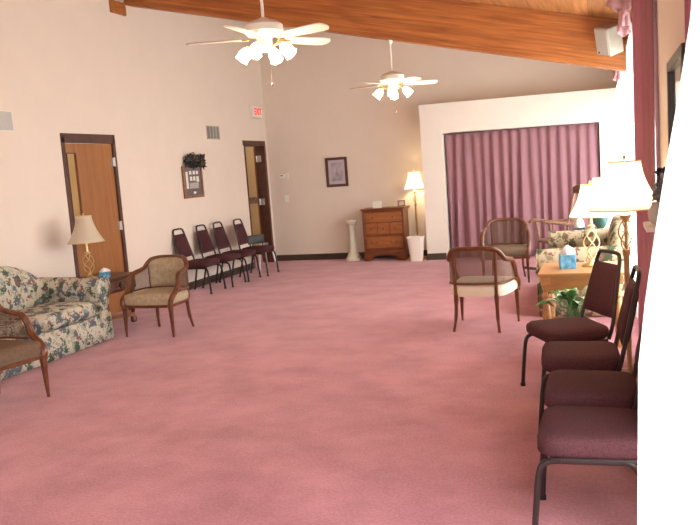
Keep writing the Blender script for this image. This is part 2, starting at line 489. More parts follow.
def door_two():
    y0, y1, z1 = 11.57, 12.33, 2.08
    fr = MB(); fr.box(-.165, .014, y1-.02, y1+.055, 0, z1); fr.box(-.15, .014, y0-.02, y0+.01, 0, z1)
    fr.box(-.165, .014, y0-.05, y1+.055, z1-.035, z1+.05)
    t = fr.build('door_2', M['trim'], smooth=False, bevel=.004); struct(t)
    for z in (1.83, 1.08, .30):
        k = MB(); k.tube([(-.145, y1-.024, z-.055), (-.145, y1-.024, z+.055)], .009, 8)
        k.box(-.145, -.055, y1-.026, y1-.018, z-.055, z+.055); k.build('hinge', M['steel'], t)
    # leaf folded back against the hall side of the wall
    l = MB(); l.box(-.21, -.17, y1+.02, y1+.75, .01, z1-.04); lf = l.build('door_leaf', M['oak'], t, smooth=False)
door_two()
# hall beyond door 2
b = MB(); b.box(-1.75, -1.65, 10.4, 13.4, 0, 2.6); b.box(-1.65, -.15, 10.3, 10.4, 0, 2.6); b.box(-1.65, -.15, 13.3, 13.4, 0, 2.6)
b.box(-.155, -.150, 10.4, 11.5, 0, 2.6)
struct(b.build('wall_hall', M['hall'], smooth=False))
b = MB(); b.box(-1.75, -.15, 10.3, 13.4, 2.6, 2.7); struct(b.build('ceiling_hall', M['whitetrim'], smooth=False))
b = MB(); b.box(-1.648, -1.640, 10.41, 13.29, 1.02, 1.14); b.box(-1.63, -.22, 13.29, 13.298, 1.02, 1.14)
struct(b.build('trim_3', M['border'], smooth=False))

# ---------- windows
def window(n, ya, yb, panes):
    b = MB(); w = .05; X0, X1 = RX+.03, RX+.10
    b.box(X0, X1, ya, ya+w, ZW0, ZW1); b.box(X0, X1, yb-w, yb, ZW0, ZW1)
    b.box(X0, X1, ya, yb, ZW0, ZW0+w); b.box(X0, X1, ya, yb, ZW1-w, ZW1)
    for i in range(1, panes):
        y = ya+(yb-ya)*i/panes; b.box(X0, X1, y-.03, y+.03, ZW0, ZW1)
    t = b.build('window_%d' % n, M['whitetrim'], smooth=False, bevel=.004); struct(t)
    c = MB(); q = .06
    c.box(RX-.016, RX, ya-q, ya, ZW0-q, ZW1+q); c.box(RX-.016, RX, yb, yb+q, ZW0-q, ZW1+q)
    c.box(RX-.016, RX, ya, yb, ZW1, ZW1+q); c.box(RX-.016, RX, ya, yb, ZW0-q, ZW0)
    c.build('window_casing', M['whitetrim'], t, smooth=False, bevel=.003)
    for i in range(panes):
        y = ya+(yb-ya)*i/panes; y2 = ya+(yb-ya)*(i+1)/panes
        g = MB(); g.box(RX+.062, RX+.068, y+.03, y2-.03, ZW0+.04, ZW1-.04); g.build('pane', M['glass'], t, smooth=False)
window(1, *WIN[0], 4); window(2, *WIN[1], 2); window(3, *WIN[2], 2)  # third window is out of view, added for its light

# ---------- curtains
def pleats(name, mt, P0, P1, z0, z1, n, amp, nrm, seed, topamp=.5, bulge=None, nv=14, thick=.003, irr=.35):
    rnd = random.Random(seed); ph = [rnd.uniform(-1, 1) for _ in range(40)]
    P0, P1, nrm = Vector(P0), Vector(P1), Vector(nrm)
    def fn(u, v):
        z = z0+(z1-z0)*v
        k = u*n
        wob = irr*sin(u*n*2*PI*.31+ph[0]*3+(1-v)*1.2) + irr*.6*sin(u*n*2*PI*.17+ph[1]*5)
        a = amp*(topamp*v+(1-v)*1.)*(1+.5*wob*(1-v*.7))
        s = sin(2*PI*k+wob*(1-v)*1.4)
        s = math.copysign(abs(s)**.75, s)
        p = P0.lerp(P1, u) + nrm*(a*s) + (P1-P0).normalized()*(.25*a*sin(4*PI*k+wob*2)*(1-v))
        if bulge: p = p + nrm*bulge(u, z)
        return (p.x, p.y, z)
    b = MB(); b.grid(fn, int(n*14), nv)
    return b.build(name, mt, solid=thick, angle=180)
def rod(y0, y1, x, z, r=.012, mt='white'):
    b = MB(); b.tube([(x, y0, z), (x, y1, z)], r, 10); b.ell((x, y0, z), r*2, r*2, r*2); b.ell((x, y1, z), r*2, r*2, r*2)
    for y in (y0+.05, y1-.05, (y0+y1)/2): b.box(x, RX, y-.008, y+.008, z-.008, z+.008)
    return b.build('curtain_rod', M[mt])

o = pleats('alcove_curtain', M['drapeback'], (3.262, 12.03, 0), (5.548, 12.03, 0), .015, 1.965, 16, .044, (0, -1, 0), 3, .35, irr=.95)
tag(o, 'long mauve pleated curtain filling the white alcove opening', 'curtain')

# far window: sheer, heavy drape at the near end, two swags
def fb(u, z):
    y = 5.97+5.65*u; q = max(0., min(1., (y-10.5)/.7)); k = max(0., min(1., (2.52-z)/1.0))
    return .22*q*q*(3-2*q)*k**.8
o = pleats('sheer_curtain', M['sheer'], (5.885, 5.97, 0), (5.875, 11.62, 0), .02, 2.56, 50, .022, (-1, 0, 0), 4, .8, bulge=fb)
tag(o, 'glowing white sheer curtain over the far window behind the lamps', 'sheer curtain')
rod(5.97, 11.75, 5.885, 2.585)
tag(bpy.data.objects['curtain_rod'], 'white rod above the far window carrying the sheer curtain', 'curtain rod')
o = pleats('window_drape', M['drape'], (5.930, 5.16, 0), (5.930, 5.93, 0), .015, 2.66, 7, .026, (-1, 0, 0), 5, .8, bulge=lambda u, z: .078*min(1, u/.35)**.7)
tag(o, 'floor-length mauve drape at the near end of the far window, behind the floor lamp', 'drape')
# near window: sheer bulging into the room over the chair backs, drape beyond it
def nb(u, z):
    T = [(0, .215), (.46, .205), (1.0, .19), (1.17, .16), (1.38, .13), (1.56, .095), (1.74, .063), (1.9, .04), (2.5, 0), (3, 0)]
    for (a, p), (c, q) in zip(T, T[1:]):
        if a <= z <= c: return (p+(q-p)*(z-a)/(c-a))*(.35+.65*u)
    return 0
o = pleats('sheer_curtain', M['sheer'], (5.885, .10, 0), (5.885, 2.18, 0), .02, 2.56, 16, .010, (-1, 0, 0), 6, .9, bulge=nb)
tag(o, 'blown-out white sheer curtain at the right edge covering the nearest chair backs', 'sheer curtain')
o = pleats('window_drape', M['drape'], (5.918, 2.76, 0), (5.918, 3.12, 0), .015, 2.60, 3, .02, (-1, 0, 0), 8, .8)
tag(o, 'narrow dark mauve drape beside the wall mirror, beyond the near sheer curtain', 'drape')
o = rod(.02, 3.2, 5.90, 2.635); tag(o, 'white rod above the near window at the right edge', 'curtain rod')

def swag(name, y, zt, label, s=1.):
    t = thing(name, label, 'swag', (5.825, y, zt))
    for k, (dy, w, l, dx, mt) in enumerate([(-.02, .16, .27, -.03, 'swag'), (.17, .13, .20, -.01, 'swag'), (-.17, .12, .16, -.01, 'swag')]):
        b = MB()
        def fn(u, v, dy=dy, w=w, l=l, dx=dx):
            a = u*2*PI; fl = (1+.22*sin(a*5+dy*30)*(1-v*.4)); rr = (w*.5*(1.0-.55*v))*fl
            return (dx*s+cos(a)*rr*.55*s, dy*s+sin(a)*rr*s, (-l+l*v-.03*sin(a+dy*9)*(1-v))*s)
        b.grid(fn, 60, 6); b.build('swag_tail', M[mt], t, solid=.004, angle=180)
    b = MB(); R = []
    for i in range(17):
        q = i/16; yy = (-.26+.52*q)*s; rr = (.05+.055*sin(PI*q))*s
        R.append([Vector((-.045*s+cos(2*PI*k/20)*rr*(1+.14*sin(k*2.7+q*7)), yy, .03*s+sin(2*PI*k/20)*rr*(1+.14*sin(k*1.9+q*9))-.05*sin(PI*q)*s)) for k in range(20)])
    b.rings(R); b.build('gathered_fold', M['swag'], t, angle=180)
swag('window_swag', 6.45, 2.70, 'pink gathered fabric swag at the top right beside the grey loudspeaker')
swag('window_swag', 10.1, 2.64, 'small far pink fabric swag near the white alcove corner', .9)

# ------------------------------------------------------------------ stacking chairs
def stacking_chair(name, label, group):
    t = thing(name, label, 'chair', group=group)
    b = MB(); b.pad(-.225, .225, -.215, .20, .362, .440, r=.016, puff=.008, taper=.10, pw=8)
    b.build('seat', M['maroon'], t, angle=60)
    def bk(x, z): return (x, .190+(z-.40)*.235, z)
    b = MB(); R = []
    for i in range(11):
        q = i/10; z = .490+.320*q; w = .190-.058*q
        th = .020*(1-(2*q-1)**6)+.007
        ring = []
        for k in range(24):
            a = 2*PI*k/24; ca, sa = cos(a), sin(a); pq = (abs(ca)**6+abs(sa)**6)**(-1/6)
            p = bk(ca*pq*w, z); ring.append(Vector((p[0], p[1]+sa*pq*th, p[2])))
        R.append(ring)
    b.rings(R); b.build('backrest', M['maroon'], t, angle=60)
    pts = [bk(-.185, .36), bk(-.200, .46), bk(-.176, .62), bk(-.150, .79), bk(-.137, .845), bk(-.105, .877), bk(0, .882),
           bk(.105, .877), bk(.137, .845), bk(.150, .79), bk(.176, .62), bk(.200, .46), bk(.185, .36)]
    b = MB(); b.tube(cat(pts, 5), .0125, 8); b.build('back_frame', M['tube'], t)
    for sx in (-1, 1):
        b = MB(); b.tube([(sx*.205, -.12, .352), (sx*.187, .17, .352)], .013, 8)
        b.build('seat_rail', M['tube'], t)
        b = MB(); b.tube(cat([(sx*.205, -.12, .352), (sx*.207, -.175, .345), (sx*.209, -.205, .305), (sx*.213, -.222, .16), (sx*.218, -.235, .012)], 5), .013, 8)
        b.lathe([(.017, 0), (.017, .02), (.010, .024)], (sx*.218, -.235, 0), 8)
        b.build('leg', M['tube'], t)
        b = MB(); b.tube(cat([(sx*.190, .08, .352), (sx*.192, .135, .344), (sx*.195, .165, .300), (sx*.203, .20, .16), (sx*.213, .235, .012)], 5), .013, 8)
        b.lathe([(.017, 0), (.017, .02), (.010, .024)], (sx*.213, .235, 0), 8)
        b.build('leg', M['tube'], t)
    for y, w in ((-.10, .205), (.12, .19)):
        b = MB(); b.tube([(-w, y, .35), (w, y, .35)], .008, 8); b.build('seat_bracket', M['tube'], t)
    return t
def face(d):  # heading in degrees of the direction the chair faces; local front is -Y
    return math.radians(d) + PI/2
RG = 'maroon stacking chairs along the right windows'
LG = 'maroon stacking chairs against the left wall'
c0 = stacking_chair('stacking_chair', 'farthest maroon stacking chair of the right row, its whole back visible beside the floor lamp', RG)
c0.location = (5.365, 5.00, 0); c0.rotation_euler.z = face(180+28)
dup(c0, (5.465, 4.33, 0), face(180+3), 'maroon stacking chair second from the far end of the right row, back seen edge-on', RG)
dup(c0, (5.53, 3.70, 0), face(180), 'maroon stacking chair between the nearest one and the edge-on back, right row', RG)
dup(c0, (5.545, 3.12, 0), face(180), 'nearest maroon stacking chair at the lower right, its side frame fully visible', RG)
for (x, y, a, l) in [(.315, 9.24, 2, 'maroon stacking chair nearest the tan armchair in the left wall row'),
                     (.355, 9.80, 2, 'second maroon stacking chair from the left, below the wreathed plaque'),
                     (.375, 10.27, 2, 'third maroon stacking chair from the left in the wall row'),
                     (.45, 10.79, 2, 'fourth maroon stacking chair, last full-height back before the open doorway')]:
    dup(c0, (x, y, 0), face(a), l, LG)
# low chair by the open doorway
t = thing('low_chair', 'small low-backed black chair with chrome legs beside the open doorway', 'chair', (.24, 11.42, 0), face(-35))
b = MB(); b.pad(-.16, .16, -.15, .15, .29, .335, r=.02, puff=.01); b.build('seat', M['black'], t)
b = MB(); b.pad(-.16, .16, -.014, .014, -.075, .075, r=.01, pw=6, mt=Matrix.Translation((0, .19, .49)) @ Matrix.Rotation(-.12, 4, 'X')); b.build('backrest', M['black'], t)
for sx in (-1, 1):
    b = MB(); b.tube(cat([(sx*.10, .10, .285), (sx*.10, .17, .30), (sx*.10, .20, .36), (sx*.10, .205, .47)], 4), .009, 8); b.build('back_post', M['steel'], t)
    for sy in (-1, 1):
        b = MB(); b.tube([(sx*.12, sy*.11, .29), (sx*.17, sy*.16, 0)], .010, 8); b.build('leg', M['steel'], t)

# ------------------------------------------------------------------ cane barrel armchairs
def barrel_chair(name, label, cate, loc, rz, kind):
    t = thing(name, label, cate, loc, rz, 'cane barrel armchairs')
    seatm = {'tan': M['tan'], 'cream': M['cream'], 'brown': M['brownfab']}[kind]
    # plan curve from front left around the back to the front right
    def plan(q):   # q in -1..1
        a = q*PI/2*1.02
        x = .285*math.copysign(abs(sin(a))**.62, sin(a)); y = .27*abs(cos(a))**.75*1 - .02
        if abs(q) > .72: pass
        k = max(0, (abs(q)-.62)/.38)
        y = y*(1-k) + (-.245)*k; x = x*(1-k) + math.copysign(.285, q)*k
        return x, y
    def rimz(q):
        a = abs(q)
        k = max(0., min(1., (a-.33)/.41)); return .755-.018*min(1, a/.35)**2-.110*k*k*(3-2*k)
    # seat cushion
    b = MB(); R = []
    n = 41; ring2 = [plan(-1+2*i/(n-1)) for i in range(n)]
    def seatring(z, ins):
        out = []
        for x, y in ring2: 
            L = math.hypot(x, y-.0); f = (L-ins)/L; out.append(Vector((x*f, (y)*f, z)))
        m0, m1 = out[-1], out[0]
        for i in range(1, 12): 
            q = i/12; v = m0.lerp(m1, q); v.y -= .03*sin(PI*q); out.append(v)
        return out
    for z, ins in ((.315, .03), (.32, .012), (.36, .008), (.40, .010), (.425, .03), (.437, .07), (.445, .14), (.448, .25)): R.append(seatring(z, ins))
    b.rings(R); b.build('seat', seatm, t, angle=60)
    # wooden seat rail
    b = MB()
    if kind == 'cream':
        b.tube([(x*1.0, y*1.0, .438) for x, y in ring2[2:-2]], .013, 6, up=(0, 0, 1))
    else:
        rr = seatring(.315, .014); b.tube(rr, .020, 4, close=True, up=(0, 0, 1), square=False)
        b.tube([(x, y, .438) for x, y in ring2[4:-4]], .010, 6, up=(0, 0, 1))
    b.build('seat_rail', M['cherry'], t)
    # arm rim
    qs = [-.74+1.48*i/36 for i in range(37)]
    rim = [Vector((*plan(q), rimz(q))) for q in qs]
    sx = 1
    fl = [rim[0]+Vector((0, -.045, -.018)), Vector((-.286, -.085, .545)), Vector((-.284, -.115, .475)), Vector((-.282, -.175, .425)), Vector((-.280, -.225, .395)), Vector((-.276, -.250, .35)), Vector((-.270, -.245, .30))]
    fr = [Vector((-v.x, v.y, v.z)) for v in fl]
    path = list(reversed(cat([rim[1]]+fl, 5)))[:-4] + rim[1:-1] + cat([rim[-2]]+fr, 5)[4:]
    b = MB(); b.tube(path, [.019+.007*min(1, abs(i-len(path)/2)/(len(path)*.3)) for i in range(len(path))], 8, up=(1, 0, 0), flat=1.1); b.build('arm_rail', M['cherry'], t)
    # cane web
    b = MB(); uv = []
    nu, nv = 60, 4; s = 0; prev = None; L = []
    qa = .86
    for i in range(nu+1):
        q = -qa+2*qa*i/nu; x, y = plan(q)
        if prev: s += math.hypot(x-prev[0], y-prev[1])
        prev = (x, y); L.append(s)
    def zt(q):
        a = abs(q)
        return rimz(q)-.01 if a < .74 else max(.44, rimz(.74)-.02-(a-.74)*2.0)
    def fn(u, v):
        q = -qa+2*qa*u; x, y = plan(q); z = .435+(zt(q)-.435)*v
        return (x, y, z)
    b.grid(fn, nu, nv)
    b.UV = [(L[i], fn(i/nu, j/nv)[2]) for j in range(nv+1) for i in range(nu+1)]
    b.build('cane_panel', M['cane'], t, angle=180)
    # stiles
    for q in ((-.35, .35) if kind != 'tan' else (-.46, .46)):
        x, y = plan(q); b = MB()
        b.tube([(x*.96, y+.0, .31), (x*.98, y+.004, .5), (x, y, rimz(q)-.005)], [.017, .014, .013], 6, up=(0, 1, 0)); b.build('back_stile', M['cherry'], t)
    # legs
    for s in (-1, 1):
        b = MB(); b.tube([(s*.272, -.243, 0), (s*.268, -.240, .20), (s*.266, -.238, .34)], [.012, .022, .029], 4, up=(0, 1, 0)); b.build('leg', M['cherry'], t, bevel=.002)
        x, y = plan(s*.35)
        b = MB(); b.tube(cat([(x*1.02+s*.012, y+.040, 0), (x*1.0, y+.012, .12), (x*.97, y, .24), (x*.96, y-.002, .34)], 4), [.013]*4+[.017]*5+[.021]*4, 6, up=(0, 1, 0)); b.build('leg', M['cherry'], t)
    if kind == 'tan':
        # upholstered tufted inner back
        b = MB(); nu, nv = 24, 14
        def back(u, v, o):
            q = -.47+.94*u; x, y = plan(q); z = .445+(rimz(q)-.010-.445)*v
            n = Vector((x, y, 0)).normalized()
            e = min(u, 1-u, v, 1-v)*8; e = min(1, e)
            tuft = 0
            for tu, tv in ((.25, .68), (.5, .76), (.75, .68), (.37, .42), (.63, .42)):
                d = math.hypot((u-tu)*1.1, (v-tv)*.8); tuft += .016*math.exp(-(d/.05)**2)
            th = (.018+.022*e**.5-tuft) if o else .004
            return (x-n.x*th, y-n.y*th, z)
        b.grid(lambda u, v: back(u, v, 1), nu, nv)
        k = len(b.V)
        b.grid(lambda u, v: back(u, v, 0), nu, nv)
        W = nu+1
        edge = [i for i in range(nu)] 
        for i in range(nu): b.F.append((i, i+1, i+1+k, i+k)); j = nv*W+i; b.F.append((j, j+1, j+1+k, j+k))
        for j in range(nv): a = j*W; b.F.append((a, a+W, a+W+k, a+k)); a += nu; b.F.append((a, a+W, a+W+k, a+k))
        b.build('back_cushion', M['tan'], t, angle=70)
    return t
barrel_chair('cane_armchair', 'tan armchair with tufted back facing the camera beside the left end table', 'armchair', (1.245, 6.73, 0), 0, 'tan')
barrel_chair('cane_armchair', 'curved cane-backed armchair seen from behind with cream seat, centre right', 'armchair', (4.52, 6.95, 0), PI+math.radians(-6), 'cream')
barrel_chair('cane_armchair', 'far cane armchair facing the camera in front of the mauve alcove curtain', 'armchair', (4.42, 9.68, 0), math.radians(3), 'brown')
barrel_chair('cane_armchair', 'foreground cane armchair cut off by the left picture edge before the sofa', 'armchair', (1.34, 4.31, 0), face(-12), 'brown')

# ------------------------------------------------------------------ sofas (local: front -Y, width along X)
def sofa(name, label, loc, rz, W, mt, nseat=2):
    t = thing(name, label, 'sofa', loc, rz, 'floral rolled-arm sofas')
    h = W/2
    # plinth with gathered skirt
    b = MB(); b.box(-h+.04, h-.04, -.37, .38, .04, .30); b.build('seat_base', mt, t, bevel=.01)
    b = MB()
    per = [(-h+.02, .40), (-h+.02, -.41), (h-.02, -.41), (h-.02, .40)]
    pts = []
    for i in range(3):
        a, c = Vector((*per[i], 0)), Vector((*per[i+1], 0)); n = max(4, int((c-a).length/.03))
        for k in range(n): pts.append(a.lerp(c, k/n))
    pts.append(Vector((*per[3], 0)))
    def sk(i, v):
        p = pts[i]; c = p.normalized()*(.004*sin(i*.9)+.018*(1-v)); return (p.x+c.x, p.y+c.y, .012+.26*v)
    n = len(pts); b.add([sk(i, j/3) for j in range(4) for i in range(n)], [(j*n+i, j*n+i+1, (j+1)*n+i+1, (j+1)*n+i) for j in range(3) for i in range(n-1)])
    b.build('skirt', mt, t, solid=.01, angle=180)
    # rolled arms
    for s in (-1, 1):
        prof = []
        # outline in (x,z) measured outward from inner face
        for a in range(0, 361-90, 15):
            pass
        cxr, czr, r = h-.098, .543, .100
        ang = [(-50+ (280)*k/18) for k in range(19)]
        out = [(cxr+r*cos(math.radians(a))*1.0, czr+r*sin(math.radians(a))) for a in ang]
        poly = [(h-.055, .10), (h-.050, .42)] + out + [(h-.155, .42), (h-.16, .10)]
        poly = [(s*x, z) for x, z in poly]
        b = MB()
        def slope(x, y, z): return (x, y, z + (.02*(y+.4) if z > .35 else 0))
        b.prism(poly, -.42, .36, slope); o = b.build('arm', mt, t, bevel=.018, angle=50)
        pp = [(s*(cxr+(r+.002)*cos(math.radians(a))), -.424, czr+(r+.002)*sin(math.radians(a))) for a in ang]
        b = MB(); b.tube([(s*(h-.053), -.424, .12), (s*(h-.05), -.424, .44)] + pp[1:-1] + [(s*(h-.155), -.424, .44)], .006, 6, up=(0, 1, 0)); b.build('piping', mt, o)
    # camel back
    b = MB(); N = 40; R = []
    for i in range(N+1):
        u = -1+2*i/N; x = u*(h-.12)
        top = .70+.13*(1-abs(abs(u)-.42)/.58)**.6*(1 if abs(abs(u)-.42) < .58 else 0)
        top = .655+.170*min(1, (1-abs(u)**5.)) + .025*cos((abs(u)-.45)*7)
        ring = []
        for k in range(20):
            a = 2*PI*k/20
            yy, zz = cos(a), sin(a)
            q = (abs(yy)**3.2+abs(zz)**3.2)**(-1/3.2)
            z = .20+(top-.20)*(zz*q+1)/2
            y = .28 + yy*q*.095 + (z-.2)*.10
            ring.append(Vector((x, y, z)))
        R.append(ring)
    b.rings(R); b.build('backrest', mt, t, angle=60)
    # seat cushions
    w = (W-.34)/nseat
    for k in range(nseat):
        x0 = -h+.17+k*w
        b = MB(); b.pad(x0+.003, x0+w-.003, -.43, .20, .275, .42, r=.035, puff=.03, pw=7); b.build('seat_cushion', mt, t, angle=60)
    return t
sofa('floral_sofa', 'blue floral camel-backed sofa with rolled arms along the left wall', (.45, 5.38, 0), PI/2, 2.10, M['floral'])
sofa('floral_sofa', 'tan floral sofa under the right windows behind the honey-coloured end table', (5.41, 8.30, 0), -PI/2, 1.95, M['floral2'])

# ------------------------------------------------------------------ lamps
def bell(R0, R1, z0, z1, n=8):
    prof = []
    for i in range(9):
        q = i/8; r = R0+(R1-R0)*(1-(1-q)**1.7); prof.append((r, z0+(z1-z0)*q))
    return prof
def shade(parent, z0, z1, R0, R1, mt, n=24, panels=8):
    b = MB(); prof = bell(R0, R1, z0, z1)
    R = [[Vector((r*(1-.018*abs(sin(panels*a/2)))*cos(a), r*(1-.018*abs(sin(panels*a/2)))*sin(a), z)) for a in [2*PI*k/48 for k in range(48)]] for r, z in prof]
    b.rings(R, caps=False); o = b.build('lamp_shade', mt, parent, solid=.003, angle=60)
    b = MB()
    for r, z in (prof[0], prof[-1]): b.tube([(r*cos(2*PI*k/32), r*sin(2*PI*k/32), z) for k in range(32)], .004, 6, close=True)
    for k in range(3):
        a = 2*PI*k/3; b.tube([(0, 0, z1-.02), (R1*cos(a), R1*sin(a), z1)], .0015, 4)
    b.build('shade_trim', M['gold'], o)
    return o
def cage(parent, z0, z1, r, mt, nw=4, tw=1.0, wr=.005):
    b = MB()
    for k in range(nw):
        pts = []
        for i in range(21):
            q = i/20; a = 2*PI*k/nw + tw*2*PI*q*.5; rr = .012+(r-.012)*sin(PI*q)**.8; pts.append((rr*cos(a), rr*sin(a), z0+(z1-z0)*q))
        b.tube(pts, wr, 6)
    b.build('twisted_cage', mt, parent)
def lamp_bulb(parent, z, m, s=1.):
    b = MB(); b.lathe([(.012, -.05), (.013, -.02), (.028*s, .02), (.030*s, .04), (.018*s, .065), (.002, .072)], (0, 0, z), 12); return b.build('bulb', m, parent)
def light(name, loc, power, col=(1, .78, .5), r=.04):
    l = bpy.data.lights.new(name, 'POINT'); l.energy = power; l.color = col; l.shadow_soft_size = r
    o = bpy.data.objects.new(name, l); C.objects.link(o); o.location = loc; return o

def table_lamp(name, label, loc, H0, z0, z1, R0, R1, metal, lit, gr):
    t = thing(name, label, 'lamp', loc, 0, gr)
    b = MB(); b.lathe([(.075, 0), (.078, .012), (.055, .022), (.035, .032), (.018, .045), (.012, .07)], n=24); b.build('base', metal, t)
    cage(t, .06, H0, .062, metal)
    b = MB(); b.lathe([(.010, H0-.01), (.028, H0), (.030, H0+.012), (.012, H0+.02), (.010, z0+.05)], n=16); b.build('stem', metal, t)
    shade(t, z0, z1, R0, R1, M['litshade'] if lit else M['shade'])
    lamp_bulb(t, z0+.10, bulb if lit else M['white'])
    b = MB(); b.ell((0, 0, z1+.018), .009, .009, .016); b.tube([(0, 0, z0+.1), (0, 0, z1+.02)], .002, 5); b.build('finial', metal, t)
    return t
table_lamp('table_lamp', 'unlit cream bell-shaded brass lamp on the left end table before the oak door', (.345, 6.83, .557), .275, .40, .68, .19, .08, M['gold'], False, None)
table_lamp('table_lamp', 'lit bell-shaded lamp with pale twisted cage base on the honey end table', (5.50, 6.50, .60), .32, .41, .665, .170, .070, M['gold'], True, None)

def floor_lamp(name, label, loc, z0, z1, R0, R1, metal, watt):
    t = thing(name, label, 'floor lamp', loc)
    b = MB(); b.lathe([(.125, 0), (.13, .015), (.10, .028), (.04, .04), (.018, .06), (.014, .10)], n=24); b.build('base', metal, t)
    zc = z0-.26
    b = MB(); b.lathe([(.014, .08), (.017, zc-.02), (.022, zc-.01), (.024, zc+.02), (.016, zc+.03)], n=14); b.build('pole', metal, t)
    cage(t, zc+.02, z0-.05, .042, metal, 4, .8, .004)
    b = MB(); b.lathe([(.008, zc+.02), (.008, z0-.08), (.03, z0-.05), (.034, z0-.035), (.014, z0-.02), (.012, z0+.06)], n=14); b.build('socket', metal, t)
    shade(t, z0, z1, R0, R1, M['litshade'])
    lamp_bulb(t, z0+.11, bulb)
    b = MB(); b.ell((0, 0, z1+.02), .01, .01, .018); b.tube([(0, 0, z0+.1), (0, 0, z1+.02)], .002, 5); b.build('finial', metal, t)
    light('lamp_light', (loc[0], loc[1], z0+.14), watt)
    return t
floor_lamp('floor_lamp', 'near floor lamp with large glowing bell shade behind the right chairs', (5.725, 4.74, 0), 1.18, 1.455, .205, .09, M['polebr'], 20)
floor_lamp('floor_lamp', 'far glowing floor lamp in the corner between dresser and alcove', (2.665, 12.27, 0), 1.14, 1.42, .175, .09, M['gold'], 26)
light('table_lamp_light', (5.50, 6.50, 1.10), 7)
# white cord of the near floor lamp
b = MB(); b.tube(cat([(5.74, 4.87, .02), (5.66, 5.2, .006), (5.68, 5.5, .006), (5.74, 5.4, .05), (5.80, 5.16, .20), (5.86, 5.10, .30), (5.945, 5.10, .30)], 8), .004, 6)
tag(b.build('lamp_cord', M['whitetrim']), 'thin white cord looping over the carpet behind the right chairs', 'cord')

# ------------------------------------------------------------------ ceiling fans
def fan(label, loc, ztop, azs, R, ca):
    t = thing('ceiling_fan', label, 'ceiling fan', loc, 0, 'white ceiling fans with lit tulip shades')
    dz = ztop-loc[2]
    b = MB(); b.tube([(0, 0, .06), (0, 0, dz)], .011, 10); b.build('downrod', M['white'], t)
    b = MB(); b.lathe([(.014, dz-.045), (.026, dz-.035), (.032, dz-.01), (.032, dz-.001)], n=20); b.build('canopy', M['white'], t)
    b = MB(); b.lathe([(.02, .10), (.05, .085), (.10, .07), (.135, .045), (.14, .0), (.125, -.02), (.06, -.03), (.055, -.05)], n=28); b.build('motor_housing', M['white'], t)
    b = MB(); b.lathe([(.052, -.05), (.055, -.10), (.03, -.125), (.012, -.14)], n=20); b.build('light_kit', M['white'], t)
    for az_ in azs:
        a = math.radians(az_); mt = Matrix.Translation((0, 0, -.045)) @ Matrix.Rotation(a, 4, 'Z') @ Matrix.Rotation(math.radians(-13), 4, 'X')
        b = MB(); poly = [(x*R, y) for x, y in [(.17, -.045), (.30, -.055), (.50, -.062), (.55, -.055), (.572, -.03), (.578, 0), (.572, .03), (.55, .055), (.50, .062), (.30, .055), (.17, .045)]]
        n = len(poly); V = [mt @ Vector((x, y, z)) for z in (-.004, .004) for x, y in poly]
        b.add(V, [tuple(reversed(range(n))), tuple(range(n, 2*n))] + [(i, (i+1) % n, (i+1) % n+n, i+n) for i in range(n)])
        bl = b.build('blade', M['white'], t)
        b = MB(); b.box(.11, .21, -.018, .018, -.009, -.002, mt); b.build('blade_iron', M['brass'], bl, bevel=.002)
    for k in range(4):
        a = math.radians(ca+90*k); d = Vector((cos(a), sin(a), 0))
        p0 = d*.03+Vector((0, 0, -.11)); p1 = d*.095+Vector((0, 0, -.088)); p2 = d*.125+Vector((0, 0, -.098))
        b = MB(); b.tube(cat([p0, p1, p2], 5), .008, 6); ar = b.build('lamp_arm', M['brass'], t)
        rot = Matrix.Rotation(a, 3, 'Z') @ Matrix.Rotation(math.radians(180-42), 3, 'Y')
        b = MB(); RR = []
        for r, z in [(.014, 0), (.022, .008), (.038, .035), (.044, .06), (.040, .085), (.047, .105)]:
            RR.append([p2 + rot @ Vector((r*(1+(.08*cos(6*q) if z > .09 else 0))*cos(q), r*(1+(.08*cos(6*q) if z > .09 else 0))*sin(q), z)) for q in [2*PI*j/24 for j in range(24)]])
        b.rings(RR, caps=False); b.build('tulip_shade', fbulb, t, solid=.003, angle=180)
        b = MB(); b.ell(p2+rot @ Vector((0, 0, .055)), .022, .022, .028); b.build('bulb', bulb, t)
    b = MB(); b.tube([(.03, 0, -.12), (.03, 0, -.36)], .001, 4); b.ell((.03, 0, -.37), .007, .007, .012); b.build('pull_chain', M['dark'], t)
    light('fan_light', (loc[0], loc[1], loc[2]-.32), 24, (1, .80, .52), .10)
    return t
yaw = .3264
def az(img): return math.degrees(yaw) - img   # image-right = camera right; positive img angle turns towards the camera
fan('nearer and larger white ceiling fan with four lit shades, upper left of centre', (3.36, 5.12, 2.53), deck(3.37)+.0, [az(36+72*k) for k in range(5)], .965, az(18))
fan('farther, smaller white ceiling fan hanging below the timber beam', (3.37, 8.57, 2.50), soffit(3.37)+.0, [az(-10+72*k) for k in range(5)], .92, az(8))

# ------------------------------------------------------------------ tables
def turned(mb, x, y, z0, z1, r):
    L = z1-z0
    mb.lathe([(r*.6, 0), (r*.75, L*.06), (r*.5, L*.10), (r*.8, L*.2), (r, L*.45), (r*.7, L*.62), (r*.5, L*.68), (r*1.0, L*.72), (r*.55, L*.78), (r*.9, L*.84), (r*.9, L*.88)], (x, y, z0), 14)
    mb.box(x-r, x+r, y-r, y+r, z0+L*.88, z1)
t = thing('end_table', 'honey-coloured end table with turned legs between right chairs and floral sofa', 'table', (5.42, 6.44, 0))
b = MB(); b.box(-.33, .33, -.32, .32, .575, .60); b.build('table_top', M['oaktable'], t, bevel=.006)
b = MB(); b.box(-.29, .29, -.28, .28, .46, .575); b.build('apron', M['oaktable'], t, bevel=.003)
for sx in (-1, 1):
    for sy in (-1, 1):
        b = MB(); turned(b, sx*.272, sy*.262, 0, .575, .036); b.build('leg', M['oaktable'], t)
